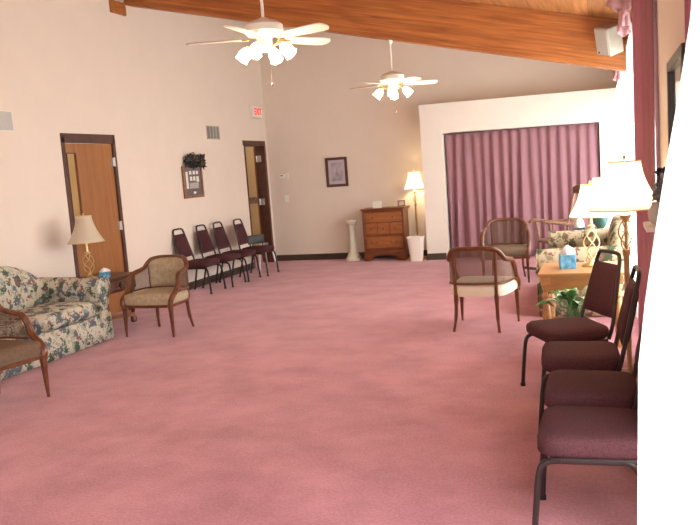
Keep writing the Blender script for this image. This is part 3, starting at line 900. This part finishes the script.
# left end table: dark, with a small drawer, turned legs and trestle feet
t = thing('end_table', 'dark brown end table with carved drawer between floral sofa and tan armchair', 'table', (.35, 6.98, 0)); t.scale = (1, 1, .92)
b = MB(); b.box(-.27, .27, -.36, .36, .58, .605); b.box(-.255, .255, -.345, .345, .568, .58); b.build('table_top', M['dark'], t, bevel=.006)
b = MB(); b.box(-.235, .235, -.32, .32, .42, .568); b.build('drawer_case', M['dark'], t, bevel=.004)
b = MB(); b.box(.233, .250, -.26, .26, .44, .55); b.box(.248, .256, -.22, -.02, .455, .535); b.box(.248, .256, .02, .22, .455, .535); o = b.build('drawer', M['dark'], t, bevel=.004)
b = MB(); b.prism([(-.03, 0), (0, .03), (.03, 0), (0, -.03)], .254, .268, f=lambda x, y, z: (y, x, z+.495)); b.build('knob', M['black'], o)
for sx in (-1, 1):
    for sy in (-1, 1):
        b = MB(); turned(b, sx*.20, sy*.26, .08, .42, .030); b.build('leg', M['dark'], t)
        b = MB(); b.lathe([(.024, 0), (.036, .02), (.036, .05), (.028, .08)], (sx*.20, sy*.26, 0), 12); b.build('foot', M['dark'], t)
b = MB(); b.box(-.34, .34, -.028, .028, .075, .12, Matrix.Rotation(math.atan2(.26, .20), 4, 'Z')); b.box(-.34, .34, -.028, .028, .075, .12, Matrix.Rotation(-math.atan2(.26, .20), 4, 'Z')); b.build('cross_stretcher', M['frame'], t, bevel=.005)

def tissue_box(label, loc, rz, mt, s=.06, h=.12, pk=.10):
    t = thing('tissue_box', label, 'tissue box', loc, rz)
    b = MB(); b.box(-s, s, -s, s, 0, h); b.build('box', mt, t, bevel=.003)
    b = MB(); R = []
    for i in range(8):
        q = i/7; R.append([Vector((cos(a)*(.052*(1-q**2.2)+.004)*(1+.25*sin(3*a+q*3)), sin(a)*(.036*(1-q**2.2)+.004)*(1+.25*cos(4*a)), h+.0+pk*q)) for a in [2*PI*k/18 for k in range(18)]])
    b.rings(R); b.build('tissue', M['tissue'], t, angle=180)
tissue_box('blue patterned tissue box with white tissue on the honey end table', (5.31, 6.42, .60), .15, M['bluebox'], .062, .115, .075)
tissue_box('small blue tissue box beside the unlit brass lamp on the left end table', (.48, 6.90, .557), .3, M['bluebox'], .045, .065, .045)
# far end table with second lamp, tissue box, teal vase
t = thing('end_table', 'small far end table hidden between rocking chair and right window', 'table', (5.47, 9.62, 0))
b = MB(); b.box(-.25, .25, -.20, .20, .555, .58); b.build('table_top', M['oaktable'], t, bevel=.005)
b = MB(); b.box(-.22, .22, -.17, .17, .47, .555); b.build('apron', M['oaktable'], t)
for sx in (-1, 1):
    for sy in (-1, 1):
        b = MB(); turned(b, sx*.20, sy*.15, 0, .555, .028); b.build('leg', M['oaktable'], t)
tissue_box('navy tissue box with a tall white tissue behind the wooden rocker arm', (5.31, 9.56, .58), 0, M['navybox'], .075, .06, .14)
t = thing('table_lamp', 'farthest table lamp, its pale shade peeking out behind the caged lamp shade', 'lamp', (5.56, 9.68, .58))
b = MB(); b.lathe([(.06, 0), (.065, .015), (.04, .03), (.085, .10), (.095, .16), (.07, .22), (.025, .26), (.012, .32), (.01, .38)], n=24); b.build('vase_base', M['greenbox'], t)
shade(t, .36, .64, .17, .08, M['litshade']); lamp_bulb(t, .46, bulb)

# ------------------------------------------------------------------ wooden rocking chair
t = thing('rocking_chair', 'wooden rocking chair with scrolled arms behind the tan floral sofa', 'rocking chair', (5.04, 10.28, 0), face(180+24))
b = MB(); b.pad(-.24, .24, -.24, .20, .40, .44, r=.015, puff=0); b.build('seat', M['rocker'], t)
for s in (-1, 1):
    b = MB(); b.tube(cat([(s*.24, -.42, .065), (s*.24, -.2, .028), (s*.24, .05, .018), (s*.24, .3, .035), (s*.24, .5, .09)], 5), .017, 6, flat=1.2); b.build('rocker_runner', M['dark'], t)
    b = MB(); b.tube([(s*.24, -.22, .03), (s*.22, -.20, .41)], .016, 8); b.build('leg', M['rocker'], t)
    b = MB(); b.tube([(s*.24, .22, .03), (s*.20, .17, .41)], .016, 8); b.build('leg', M['rocker'], t)
    b = MB(); b.tube([(s*.23, -.19, .42), (s*.26, -.22, .66)], .018, 8); b.build('arm_post', M['rocker'], t)
    b = MB(); b.tube(cat([(s*.27, -.30, .645), (s*.27, -.27, .685), (s*.265, -.18, .68), (s*.25, .02, .645), (s*.225, .19, .66)], 5), .032, 8, flat=.7); b.build('armrest', M['rocker'], t)
    b = MB(); b.tube(cat([(s*.21, .17, .42), (s*.22, .23, .7), (s*.23, .33, 1.08)], 5), .017, 8); b.build('back_post', M['rocker'], t)
b = MB(); b.prism([(-.25, 1.0), (-.15, 1.015), (0, 1.02), (.15, 1.015), (.25, 1.0), (.25, 1.09), (.1, 1.12), (-.1, 1.12), (-.25, 1.09)], .295, .325); b.build('top_rail', M['rocker'], t, bevel=.006)
for k in range(5):
    x = -.15+.075*k; b = MB(); b.tube([(x, .19, .43), (x, .24, .7), (x, .305, 1.01)], .008, 6); b.build('spindle', M['rocker'], t)

# ------------------------------------------------------------------ dresser
t = thing('dresser', 'reddish wooden chest of drawers with scalloped base against the back wall', 'dresser', (2.155, 12.23, 0))
t.scale = (1, 1, .98); W = .345
b = MB(); b.box(-W+.01, W-.01, -.17, .20, .16, .835); b.build('carcass', M['dresser'], t, bevel=.003)
b = MB(); b.box(-W-.03, W+.03, -.215, .215, .865, .885); b.box(-W-.015, W+.015, -.20, .21, .845, .865); b.box(-W, W, -.185, .205, .83, .845); b.build('top', M['dresser'], t, bevel=.005)
# bracket base
n = 24; poly = [(-W-.01, 0), (-W-.01, .16), (W+.01, .16), (W+.01, 0), (W-.10, 0)]
low = [(W-.10, 0), (W-.125, .04), (W-.16, .05), (W-.165, .085), (W-.20, .075), (.09, .10), (.05, .085), (0, .105), (-.05, .085), (-.09, .10), (-W+.20, .075), (-W+.165, .085), (-W+.16, .05), (-W+.125, .04), (-W+.10, 0)]
poly = [(-W-.01, .165), (W+.01, .165), (W+.01, 0)] + low + [(-W-.01, 0)]
b = MB(); b.prism(poly, -.195, -.17)
for sx in (-1, 1): b.prism([(.20, 0), (.12, 0), (.08, .06), (-.05, .07), (-.09, 0), (-.17, 0), (-.17, .165), (.20, .165)], sx*(W+.01)-.012*(sx+1), sx*(W+.01)+.012*(1-sx), f=lambda x, y, z: (y, x, z))
b.build('scalloped_base', M['dresser'], t, bevel=.003)
for sx in (-1, 1):
    b = MB(); b.box(sx*(W-.012)-.018, sx*(W-.012)+.018, -.19, -.165, .165, .83)
    b.tube([(sx*(W-.012)-.009, -.192, .18), (sx*(W-.012)-.009, -.192, .82)], .005, 6); b.tube([(sx*(W-.012)+.009, -.192, .18), (sx*(W-.012)+.009, -.192, .82)], .005, 6)
    b.build('pilaster', M['dresser'], t, bevel=.002)
def pull(x, z, par, wide=.05):
    b = MB(); b.tube(cat([(x-wide, -.20, z), (x-wide*.8, -.215, z-.012), (x, -.222, z-.02), (x+wide*.8, -.215, z-.012), (x+wide, -.20, z)], 4), .004, 6)
    for s in (-1, 1): b.ell((x+s*wide, -.198, z), .011, .007, .011)
    b.build('drawer_pull', M['dark'], par)
def drawer(x0, x1, z0, z1, pulls, kn=False):
    b = MB(); b.box(x0, x1, -.188, -.165, z0, z1)
    b.box(x0+.02, x1-.02, -.196, -.186, z0+.02, z1-.02)
    o = b.build('drawer', M['dresserfront'], t, bevel=.005)
    for px in pulls:
        if kn:
            k = MB(); k.ell((px, -.21, (z0+z1)/2), .013, .013, .013); k.build('knob', M['dark'], o)
        else: pull(px, (z0+z1)/2+.01, o)
a = W-.035
drawer(-a, a, .655, .815, (-.17, .17), True)
drawer(-a, -a/3-.006, .455, .635, (-.207,), True); drawer(-a/3+.006, a/3-.006, .455, .635, (0,), True); drawer(a/3+.006, a, .455, .635, (.207,), True)
drawer(-a, a, .215, .40, (-.17, .17))
for n_, (x, z, w, h, mt, lab, nm) in enumerate([(2.05, .885, .075, .11, 'paper', 'white propped card standing on the dresser left side', 'display_card')]):
    t2 = thing(nm, lab, 'card', (x, 12.13, z*.98+.001), math.radians(8))
    b = MB(); b.box(-w, w, -.004, .004, 0, h, Matrix.Rotation(math.radians(-12), 4, 'X')); b.build('card_face', M[mt], t2, bevel=.001)
    b = MB(); b.prism([(-.0, 0), (.05, 0), (.0, h*.8)], -.01, .01, f=lambda x, y, z: (y, x+.006, z)); b.build('easel_back', M['paper'], t2)
t2 = thing('small_photo_frame', 'small dark photo frame standing on the dresser right side', 'photo frame', (2.43, 12.25, .869), math.radians(12))
mtx = Matrix.Rotation(math.radians(-10), 4, 'X')
b = MB()
for q in ((-.06, -.045, 0, .10), (.045, .06, 0, .10), (-.045, .045, 0, .015), (-.045, .045, .085, .10)): b.box(q[0], q[1], -.006, .006, q[2], q[3], mtx)
b.build('frame', M['dark'], t2)
b = MB(); b.box(-.045, .045, -.002, .004, .015, .085, mtx); b.build('photo', M['photo'], t2)

# ------------------------------------------------------------------ pedestal and basket
t = thing('pedestal', 'cream classical plaster pedestal left of the dresser', 'pedestal', (1.555, 12.20, 0))
b = MB(); b.lathe([(.13, 0), (.13, .05), (.115, .06), (.10, .10), (.078, .14), (.070, .16)], n=8); b.build('base', M['ped'], t)
b = MB()
R = []
for r, z in [(.070, .15), (.072, .17), (.062, .19), (.054, .56), (.062, .575), (.066, .59), (.060, .60)]:
    R.append([Vector((cos(2*PI*k/48)*r*(1-.05*(k % 4 == 0)), sin(2*PI*k/48)*r*(1-.05*(k % 4 == 0)), z)) for k in range(48)])
b.rings(R); b.build('column', M['ped'], t, angle=60)
b = MB(); b.lathe([(.052, .60), (.075, .62), (.095, .65), (.10, .66), (.10, .695)], n=8); b.build('capital', M['ped'], t)
t = thing('waste_basket', 'white tapered waste basket between dresser and alcove wall', 'waste basket', (2.735, 11.84, 0), math.radians(6))
b = MB(); R = []
for r, z in [(.095, .004), (.128, .375), (.137, .376), (.137, .40), (.128, .40), (.092, .02)]:
    ring = []
    for k in range(32):
        a = 2*PI*(k+.5)/32; q = (abs(cos(a))**8+abs(sin(a))**8)**(-1/8); ring.append(Vector((cos(a)*q*r, sin(a)*q*r*.85, z)))
    R.append(ring)
b.rings(R); b.build('bin', M['basket'], t)

# ------------------------------------------------------------------ wall pieces
def fbox(b, mp, a0, a1, z0, z1, d0, d1):
    """box on a wall: mp maps (along, out) -> (x,y)"""
    V = []
    for z in (z0, z1):
        for d in (d0, d1):
            for a in (a0, a1): x, y = mp(a, d); V.append((x, y, z))
    b.add(V, [(0, 2, 3, 1), (4, 5, 7, 6), (0, 1, 5, 4), (2, 6, 7, 3), (0, 4, 6, 2), (1, 3, 7, 5)])
back = lambda a, d: (a, LY-d)
left = lambda a, d: (d, a)
right = lambda a, d: (RX-d, a)
def ringframe(b, mp, a0, a1, z0, z1, w, d0, d1):
    fbox(b, mp, a0, a0+w, z0, z1, d0, d1); fbox(b, mp, a1-w, a1, z0, z1, d0, d1)
    fbox(b, mp, a0+w, a1-w, z0, z0+w, d0, d1); fbox(b, mp, a0+w, a1-w, z1-w, z1, d0, d1)
# framed print on the back wall
t = thing('framed_print', 'dark-framed lilac print hanging on the back wall', 'picture', (0, 0, 0))
b = MB(); ringframe(b, back, 1.075, 1.465, 1.255, 1.755, .045, .002, .03); b.build('frame', M['trim'], t, smooth=False, bevel=.006)
b = MB(); fbox(b, back, 1.12, 1.42, 1.30, 1.71, .004, .012); b.build('mat', M['mat'], t, smooth=False)
b = MB(); fbox(b, back, 1.165, 1.375, 1.345, 1.665, .012, .014); b.build('print', plain('faded_print', (.40, .36, .42), .8, var=.25, scale=10), t, smooth=False)
b = MB(); b.prism([(1.20, 1.37), (1.34, 1.37), (1.31, 1.45), (1.285, 1.5), (1.27, 1.60), (1.255, 1.50), (1.23, 1.44)], LY-.0155, LY-.014); b.build('tree_shape', M['print_'], t, smooth=False)
# thermostat, switch
t = thing('thermostat', 'ivory thermostat on the back wall near the doorway', 'thermostat', (0, 0, 0))
b = MB(); fbox(b, back, .20, .30, 1.465, 1.535, -.001, .025); b.build('body', M['outlet'], t, smooth=False, bevel=.004)
b = MB(); fbox(b, back, .225, .265, 1.50, 1.52, .025, .027); b.build('display', M['greymat'], t, smooth=False)
b = MB(); fbox(b, back, .315, .365, 1.44, 1.55, 0, .012); tag(b.build('wall_plate', M['outlet'], smooth=False, bevel=.003), 'blank ivory plate beside the thermostat', 'wall plate')
t = thing('light_switch', 'ivory light switch below the thermostat', 'switch', (0, 0, 0))
b = MB(); fbox(b, back, .26, .335, 1.04, 1.16, 0, .008); b.build('plate', M['outlet'], t, smooth=False, bevel=.002)
b = MB(); fbox(b, back, .29, .305, 1.085, 1.115, .008, .018); b.build('toggle', M['whitetrim'], t, smooth=False)
# vents
t = thing('wall_vent', 'slatted grey air vent high on the left wall', 'vent', (0, 0, 0))
b = MB(); ringframe(b, left, 10.33, 10.73, 2.13, 2.335, .015, 0, .010); b.build('frame', M['vent'], t, smooth=False)
b = MB(); fbox(b, left, 10.345, 10.715, 2.145, 2.32, 0, .003); b.build('backing', M['ventdark'], t, smooth=False)
b = MB()
for k in range(1, 4): fbox(b, left, 10.345+.0925*k-.010, 10.345+.0925*k+.010, 2.145, 2.32, .003, .010)
for k in range(12): fbox(b, left, 10.345, 10.715, 2.150+.0145*k, 2.156+.0145*k, .003, .007)
b.build('slats', M['vent'], t, smooth=False)
t = thing('wall_speaker', 'square grey in-wall speaker grille at the left picture edge', 'speaker', (0, 0, 0))
b = MB(); ringframe(b, left, 6.12, 6.345, 2.145, 2.345, .008, 0, .010); b.build('frame', M['whitetrim'], t, smooth=False)
b = MB(); fbox(b, left, 6.128, 6.337, 2.153, 2.337, 0, .008); b.build('grille', M['greyfront'], t, smooth=False)
# exit sign
t = thing('exit_sign', 'lit EXIT sign above the open doorway', 'exit sign', (0, 0, 0))
b = MB(); fbox(b, left, 11.88, 12.22, 2.51, 2.71, 0, .075); b.build('housing', M['whitetrim'], t, smooth=False, bevel=.005)
b = MB(); fbox(b, left, 11.895, 12.205, 2.525, 2.695, .075, .078); b.build('face', M['exitface'], t, smooth=False)
fc = bpy.data.curves.new('exit_word', 'FONT'); fc.body = 'EXIT'; fc.size = .155; fc.extrude = .002; fc.align_x = 'CENTER'; fc.align_y = 'CENTER'; fc.offset = .004
o = bpy.data.objects.new('exit_word', fc); C.objects.link(o)
bpy.context.view_layer.update()
me = bpy.data.meshes.new_from_object(o.evaluated_get(bpy.context.evaluated_depsgraph_get())); bpy.data.objects.remove(o)
o = bpy.data.objects.new('lettering', me); C.objects.link(o); me.materials.clear(); me.materials.append(M['exitred'])
o.rotation_euler = (PI/2, 0, PI/2); o.location = (.080, 12.05, 2.61); o.scale = (.88, 1, 1); o.parent = t
# plaque with swag of dark flowers
t = thing('wall_plaque', 'wood-framed plaque of small photos on the left wall', 'plaque', (0, 0, 0))
b = MB(); ringframe(b, left, 9.50, 10.05, 1.285, 1.74, .035, .002, .028); b.build('frame', M['frame'], t, smooth=False, bevel=.004)
b = MB(); fbox(b, left, 9.535, 10.015, 1.32, 1.705, .003, .012); b.build('backing_board', M['greymat'], t, smooth=False)
b = MB(); fbox(b, left, 9.59, 9.645, 1.42, 1.66, .012, .015); b.build('document', M['paper'], t, smooth=False)
for a0, a1, z0, z1, m_ in [(9.69, 9.75, 1.62, 1.67, 'paper'), (9.79, 9.85, 1.62, 1.67, 'paper'), (9.88, 9.94, 1.62, 1.67, 'paper'),
                       (9.70, 9.76, 1.53, 1.59, 'paper'), (9.79, 9.85, 1.53, 1.59, 'paper'), (9.88, 9.95, 1.51, 1.59, 'paper'), (9.67, 9.93, 1.42, 1.50, 'photo'), (9.77, 9.84, 1.345, 1.375, 'paper')]:
    b = MB(); fbox(b, left, a0, a1, z0, z1, .012, .015); b.build('photo', M[m_], t, smooth=False)
t = thing('floral_swag', 'dark blue and green silk flower swag on top of the wall plaque', 'flowers', (0, 9.78, 1.78))
def leaves(n, c, sp, L, mt, par, nm, seed, w=.3):
    r = random.Random(seed); b = MB()
    for i in range(n):
        p = Vector((c[0]+r.uniform(-1, 1)*sp[0], c[1]+r.uniform(-1, 1)*sp[1], c[2]+r.uniform(-1, 1)*sp[2]))
        d = Vector((r.uniform(-.4, 1)*.7, r.uniform(-1, 1), r.uniform(-.8, 1))).normalized()
        s_ = d.cross(Vector((r.uniform(-1, 1), .3, 1))).normalized(); l = L*r.uniform(.6, 1.1); k = d.cross(s_)*.12*l
        b.add([p, p+d*l*.4+s_*l*w+k, p+d*l, p+d*l*.4-s_*l*w+k, p+d*l*.45-k], [(0, 1, 4), (1, 2, 4), (2, 3, 4), (3, 0, 4)])
    return b.build(nm, mt, par, smooth=False, solid=.002)
leaves(150, (.055, .02, .02), (.035, .25, .06), .085, M['dkfloral'], t, 'blossoms', 1, .4)
leaves(40, (.065, .0, .02), (.03, .25, .06), .09, M['gold2'], t, 'leaves', 2, .25)
b = MB(); b.tube(cat([(.03, -.03, .08), (.04, -.02, .14), (.04, .05, .145), (.03, .06, .08)], 4), .008, 6); b.build('ribbon_loop', M['gold2'], t)
# beam speaker
t = thing('loudspeaker', 'grey loudspeaker mounted on the right end of the timber beam', 'speaker', (5.70, 8.30, 2.63), math.radians(-52))
mtx = Matrix.Rotation(math.radians(14), 4, 'Y') @ Matrix.Rotation(math.radians(18), 4, 'X')
b = MB(); b.box(-.105, .105, -.085, .085, -.14, .14, mtx); b.build('cabinet', M['speaker'], t, smooth=False, bevel=.014)
b = MB(); b.box(-.092, .092, -.092, -.084, -.127, .127, mtx); b.build('grille', M['greyfront'], t, smooth=False, bevel=.004)
b = MB(); b.ell(mtx @ Vector((-.055, -.093, -.105)), .012, .003, .012); b.build('badge', M['black'], t)
b = MB(); b.tube([mtx @ Vector((.0, .08, 0)), Vector((.04, .14, .03)), Vector((.09, .15, .05))], .012, 6); b.build('bracket', M['black'], t)
# emergency lamp at the top left
t = thing('emergency_light', 'pale emergency light fixture at the top left under the beam end', 'emergency light', (.0, 8.24, 3.86))
b = MB(); b.box(0, .07, -.16, .12, -.03, .08); b.build('housing', M['whitetrim'], t, bevel=.008)
for y in (-.12, .05):
    b = MB(); b.ell((.09, y, -.055), .05, .05, .045, mt=Matrix.Rotation(.4, 3, 'Y')); b.build('lamp_head', M['steel'], t)
# mirror on the right wall
t = thing('wall_mirror', 'dark-framed wall mirror on the right wall between drape and near sheer curtain', 'mirror', (0, 0, 0))
b = MB(); ringframe(b, right, 3.42, 4.16, 1.40, 1.93, .05, 0, .03); b.build('frame', M['black'], t, smooth=False, bevel=.006)
b = MB(); fbox(b, right, 3.47, 4.11, 1.45, 1.88, 0, .012); b.build('glass', M['mirror'], t, smooth=False)
# shelf and flowers under it
b = MB(); fbox(b, right, 3.96, 4.28, 1.115, 1.14, 0, .15); 
fbox(b, right, 4.105, 4.135, .98, 1.115, 0, .10)
tag(b.build('wall_shelf', M['whitetrim'], smooth=False, bevel=.003), 'small pale wall shelf below the mirror', 'shelf')
t = thing('flower_arrangement', 'grey-blue silk flower arrangement right of the near lamp shade', 'flowers', (RX-.085, 4.12, 1.14))
b = MB(); b.lathe([(.03, 0), (.045, .02), (.05, .06), (.03, .10), (.032, .11)], n=16); b.build('vase', M['greyfront'], t)
leaves(90, (.015, 0, .17), (.025, .05, .05), .055, M['greyflower'], t, 'blossoms', 5, .45)
leaves(30, (.02, .0, .25), (.02, .035, .015), .045, M['dkfloral'], t, 'dark_blossoms', 6, .4)

# ------------------------------------------------------------------ peace lily
t = thing('potted_plant', 'leafy green potted plant on the carpet before the honey end table', 'plant', (5.37, 5.86, 0))
b = MB(); b.lathe([(.075, 0), (.105, .27), (.112, .272), (.112, .30), (.10, .30), (.095, .27)], n=20); b.build('pot', M['pot'], t)
b = MB(); b.lathe([(.094, .26), (.094, .272)], n=20); b.build('soil', M['black'], t)
r = random.Random(11)
def leafset(n, Lr, m, nm, seed, up=.6, wd=.2):
    r = random.Random(seed); b = MB(); st = MB()
    for i in range(n):
        a = 2*PI*i/n+r.uniform(-.25, .25); L = r.uniform(*Lr); el = r.uniform(.35, 1.0)*up*PI/2
        base = Vector((.02*cos(a), .02*sin(a), .27)); h = L*.45
        d = Vector((cos(a)*cos(el), sin(a)*cos(el), sin(el)))
        p1 = base+d*h; w = Vector((-sin(a), cos(a), 0))
        pts = []
        for k in range(8):
            q = k/7; p = p1+Vector((cos(a), sin(a), 0))*L*.50*q*(.45+.55*cos(el))+Vector((0, 0, 1))*L*(.55*q*sin(el)-.38*q*q)
            ww = L*wd*sin(PI*min(1, q*.97+.03))**.7*(1-.25*q)
            pts.append([p-w*ww+Vector((0, 0, ww*.35)), p-w*ww*.5+Vector((0, 0, ww*.1)), p, p+w*ww*.5+Vector((0, 0, ww*.1)), p+w*ww+Vector((0, 0, ww*.35))])
        b.rings(pts, caps=False, loop=False)
        st.tube([base, p1], .003, 5)
    b.build(nm, m, t, solid=.0015, angle=180); return st
s1 = leafset(24, (.24, .40), M['leaf'], 'leaves', 21, 1.0, .15)
s2 = leafset(6, (.30, .40), M['spathe'], 'pale_leaves', 23, .95, .14)
s1.add(s2.V, s2.F); s1.build('stems', M['leaf'], t)
b = MB(); b.tube(cat([(0, 0, .28), (-.14, -.04, .31), (-.20, -.06, .18)], 4), [.003]*4+[.012]*4+[.002], 5); b.build('dried_leaf', M['stem'], t)

# ------------------------------------------------------------------ outside
b = MB(); b.box(RX+.15, 60, -40, 60, -.35, -.25); o = b.build('ground_lawn', M['grass'], smooth=False); struct(o); o.name = 'floor_outside'

# ------------------------------------------------------------------ lights
def area(name, loc, rot, sx, sy, power, col):
    l = bpy.data.lights.new(name, 'AREA'); l.shape = 'RECTANGLE'; l.size = sx; l.size_y = sy; l.energy = power; l.color = col
    o = bpy.data.objects.new(name, l); C.objects.link(o); o.location = loc; o.rotation_euler = rot; return o
for i, (a, c) in enumerate(WIN):
    area('window_daylight', (RX+.30, (a+c)/2, 1.45), (0, PI/2, 0), 2.6, (c-a), [470, 120, 260][i], (.98, .98, 1))  # third panel shines through the added, unseen window
area('hall_fill_light', (-.9, 11.9, 2.55), (0, 0, 0), .6, .6, 7, (1, .85, .6))  # unseen light added to brighten the tan hall walls
# unseen fill light added over the part of the room behind the photographer
area('room_fill_light', (2.4, -1.4, 3.3), (0, math.atan(.245), 0), 2.0, 2.0, 45, (1, .86, .70))
w = bpy.data.worlds.new('World'); bpy.context.scene.world = w; w.use_nodes = True
bg = w.node_tree.nodes['Background']; bg.inputs['Color'].default_value = (.92, .96, 1, 1); bg.inputs['Strength'].default_value = 4.0

# put the origin of every wall piece and single mesh at its own base
bpy.context.view_layer.update()
for o in list(C.objects):
    if o.parent or o.type not in ('EMPTY', 'MESH') or o.get('kind') == 'structure' or o.location.length > 0: continue
    pts = []
    for q in ([o] if o.type == 'MESH' else o.children_recursive):
        pts += [q.matrix_world @ Vector(c) for c in q.bound_box]
    lo = [min(p[i] for p in pts) for i in range(3)]; hi = [max(p[i] for p in pts) for i in range(3)]
    base = Vector(((lo[0]+hi[0])/2, (lo[1]+hi[1])/2, lo[2]))
    if o.type == 'MESH': o.data.transform(Matrix.Translation(-base))
    else:
        for c in o.children: c.location = c.location - base
    o.location = base

# ------------------------------------------------------------------ camera
f, yaw, pit, rol = 763.41, .3264, .1197, -.0714
fw = Vector((-sin(yaw)*cos(pit), cos(yaw)*cos(pit), -sin(pit))); rt = Vector((cos(yaw), sin(yaw), 0)); up = rt.cross(fw)
r2 = rt*cos(rol)+up*sin(rol); u2 = -rt*sin(rol)+up*cos(rol)
cam = bpy.data.cameras.new('camera'); co = bpy.data.objects.new('camera', cam); C.objects.link(co)
cam.sensor_width = 36; cam.lens = f*36/700; cam.clip_start = .05
mw = Matrix((( r2.x, u2.x, -fw.x, 5.6116), (r2.y, u2.y, -fw.y, 0), (r2.z, u2.z, -fw.z, 1.5163), (0, 0, 0, 1)))
co.matrix_world = mw
sc = bpy.context.scene; sc.camera = co
sc.view_settings.view_transform = 'Standard'; sc.view_settings.look = 'None'; sc.view_settings.gamma = 1
sc.view_settings.use_curve_mapping = False; sc.view_settings.exposure = 0.28
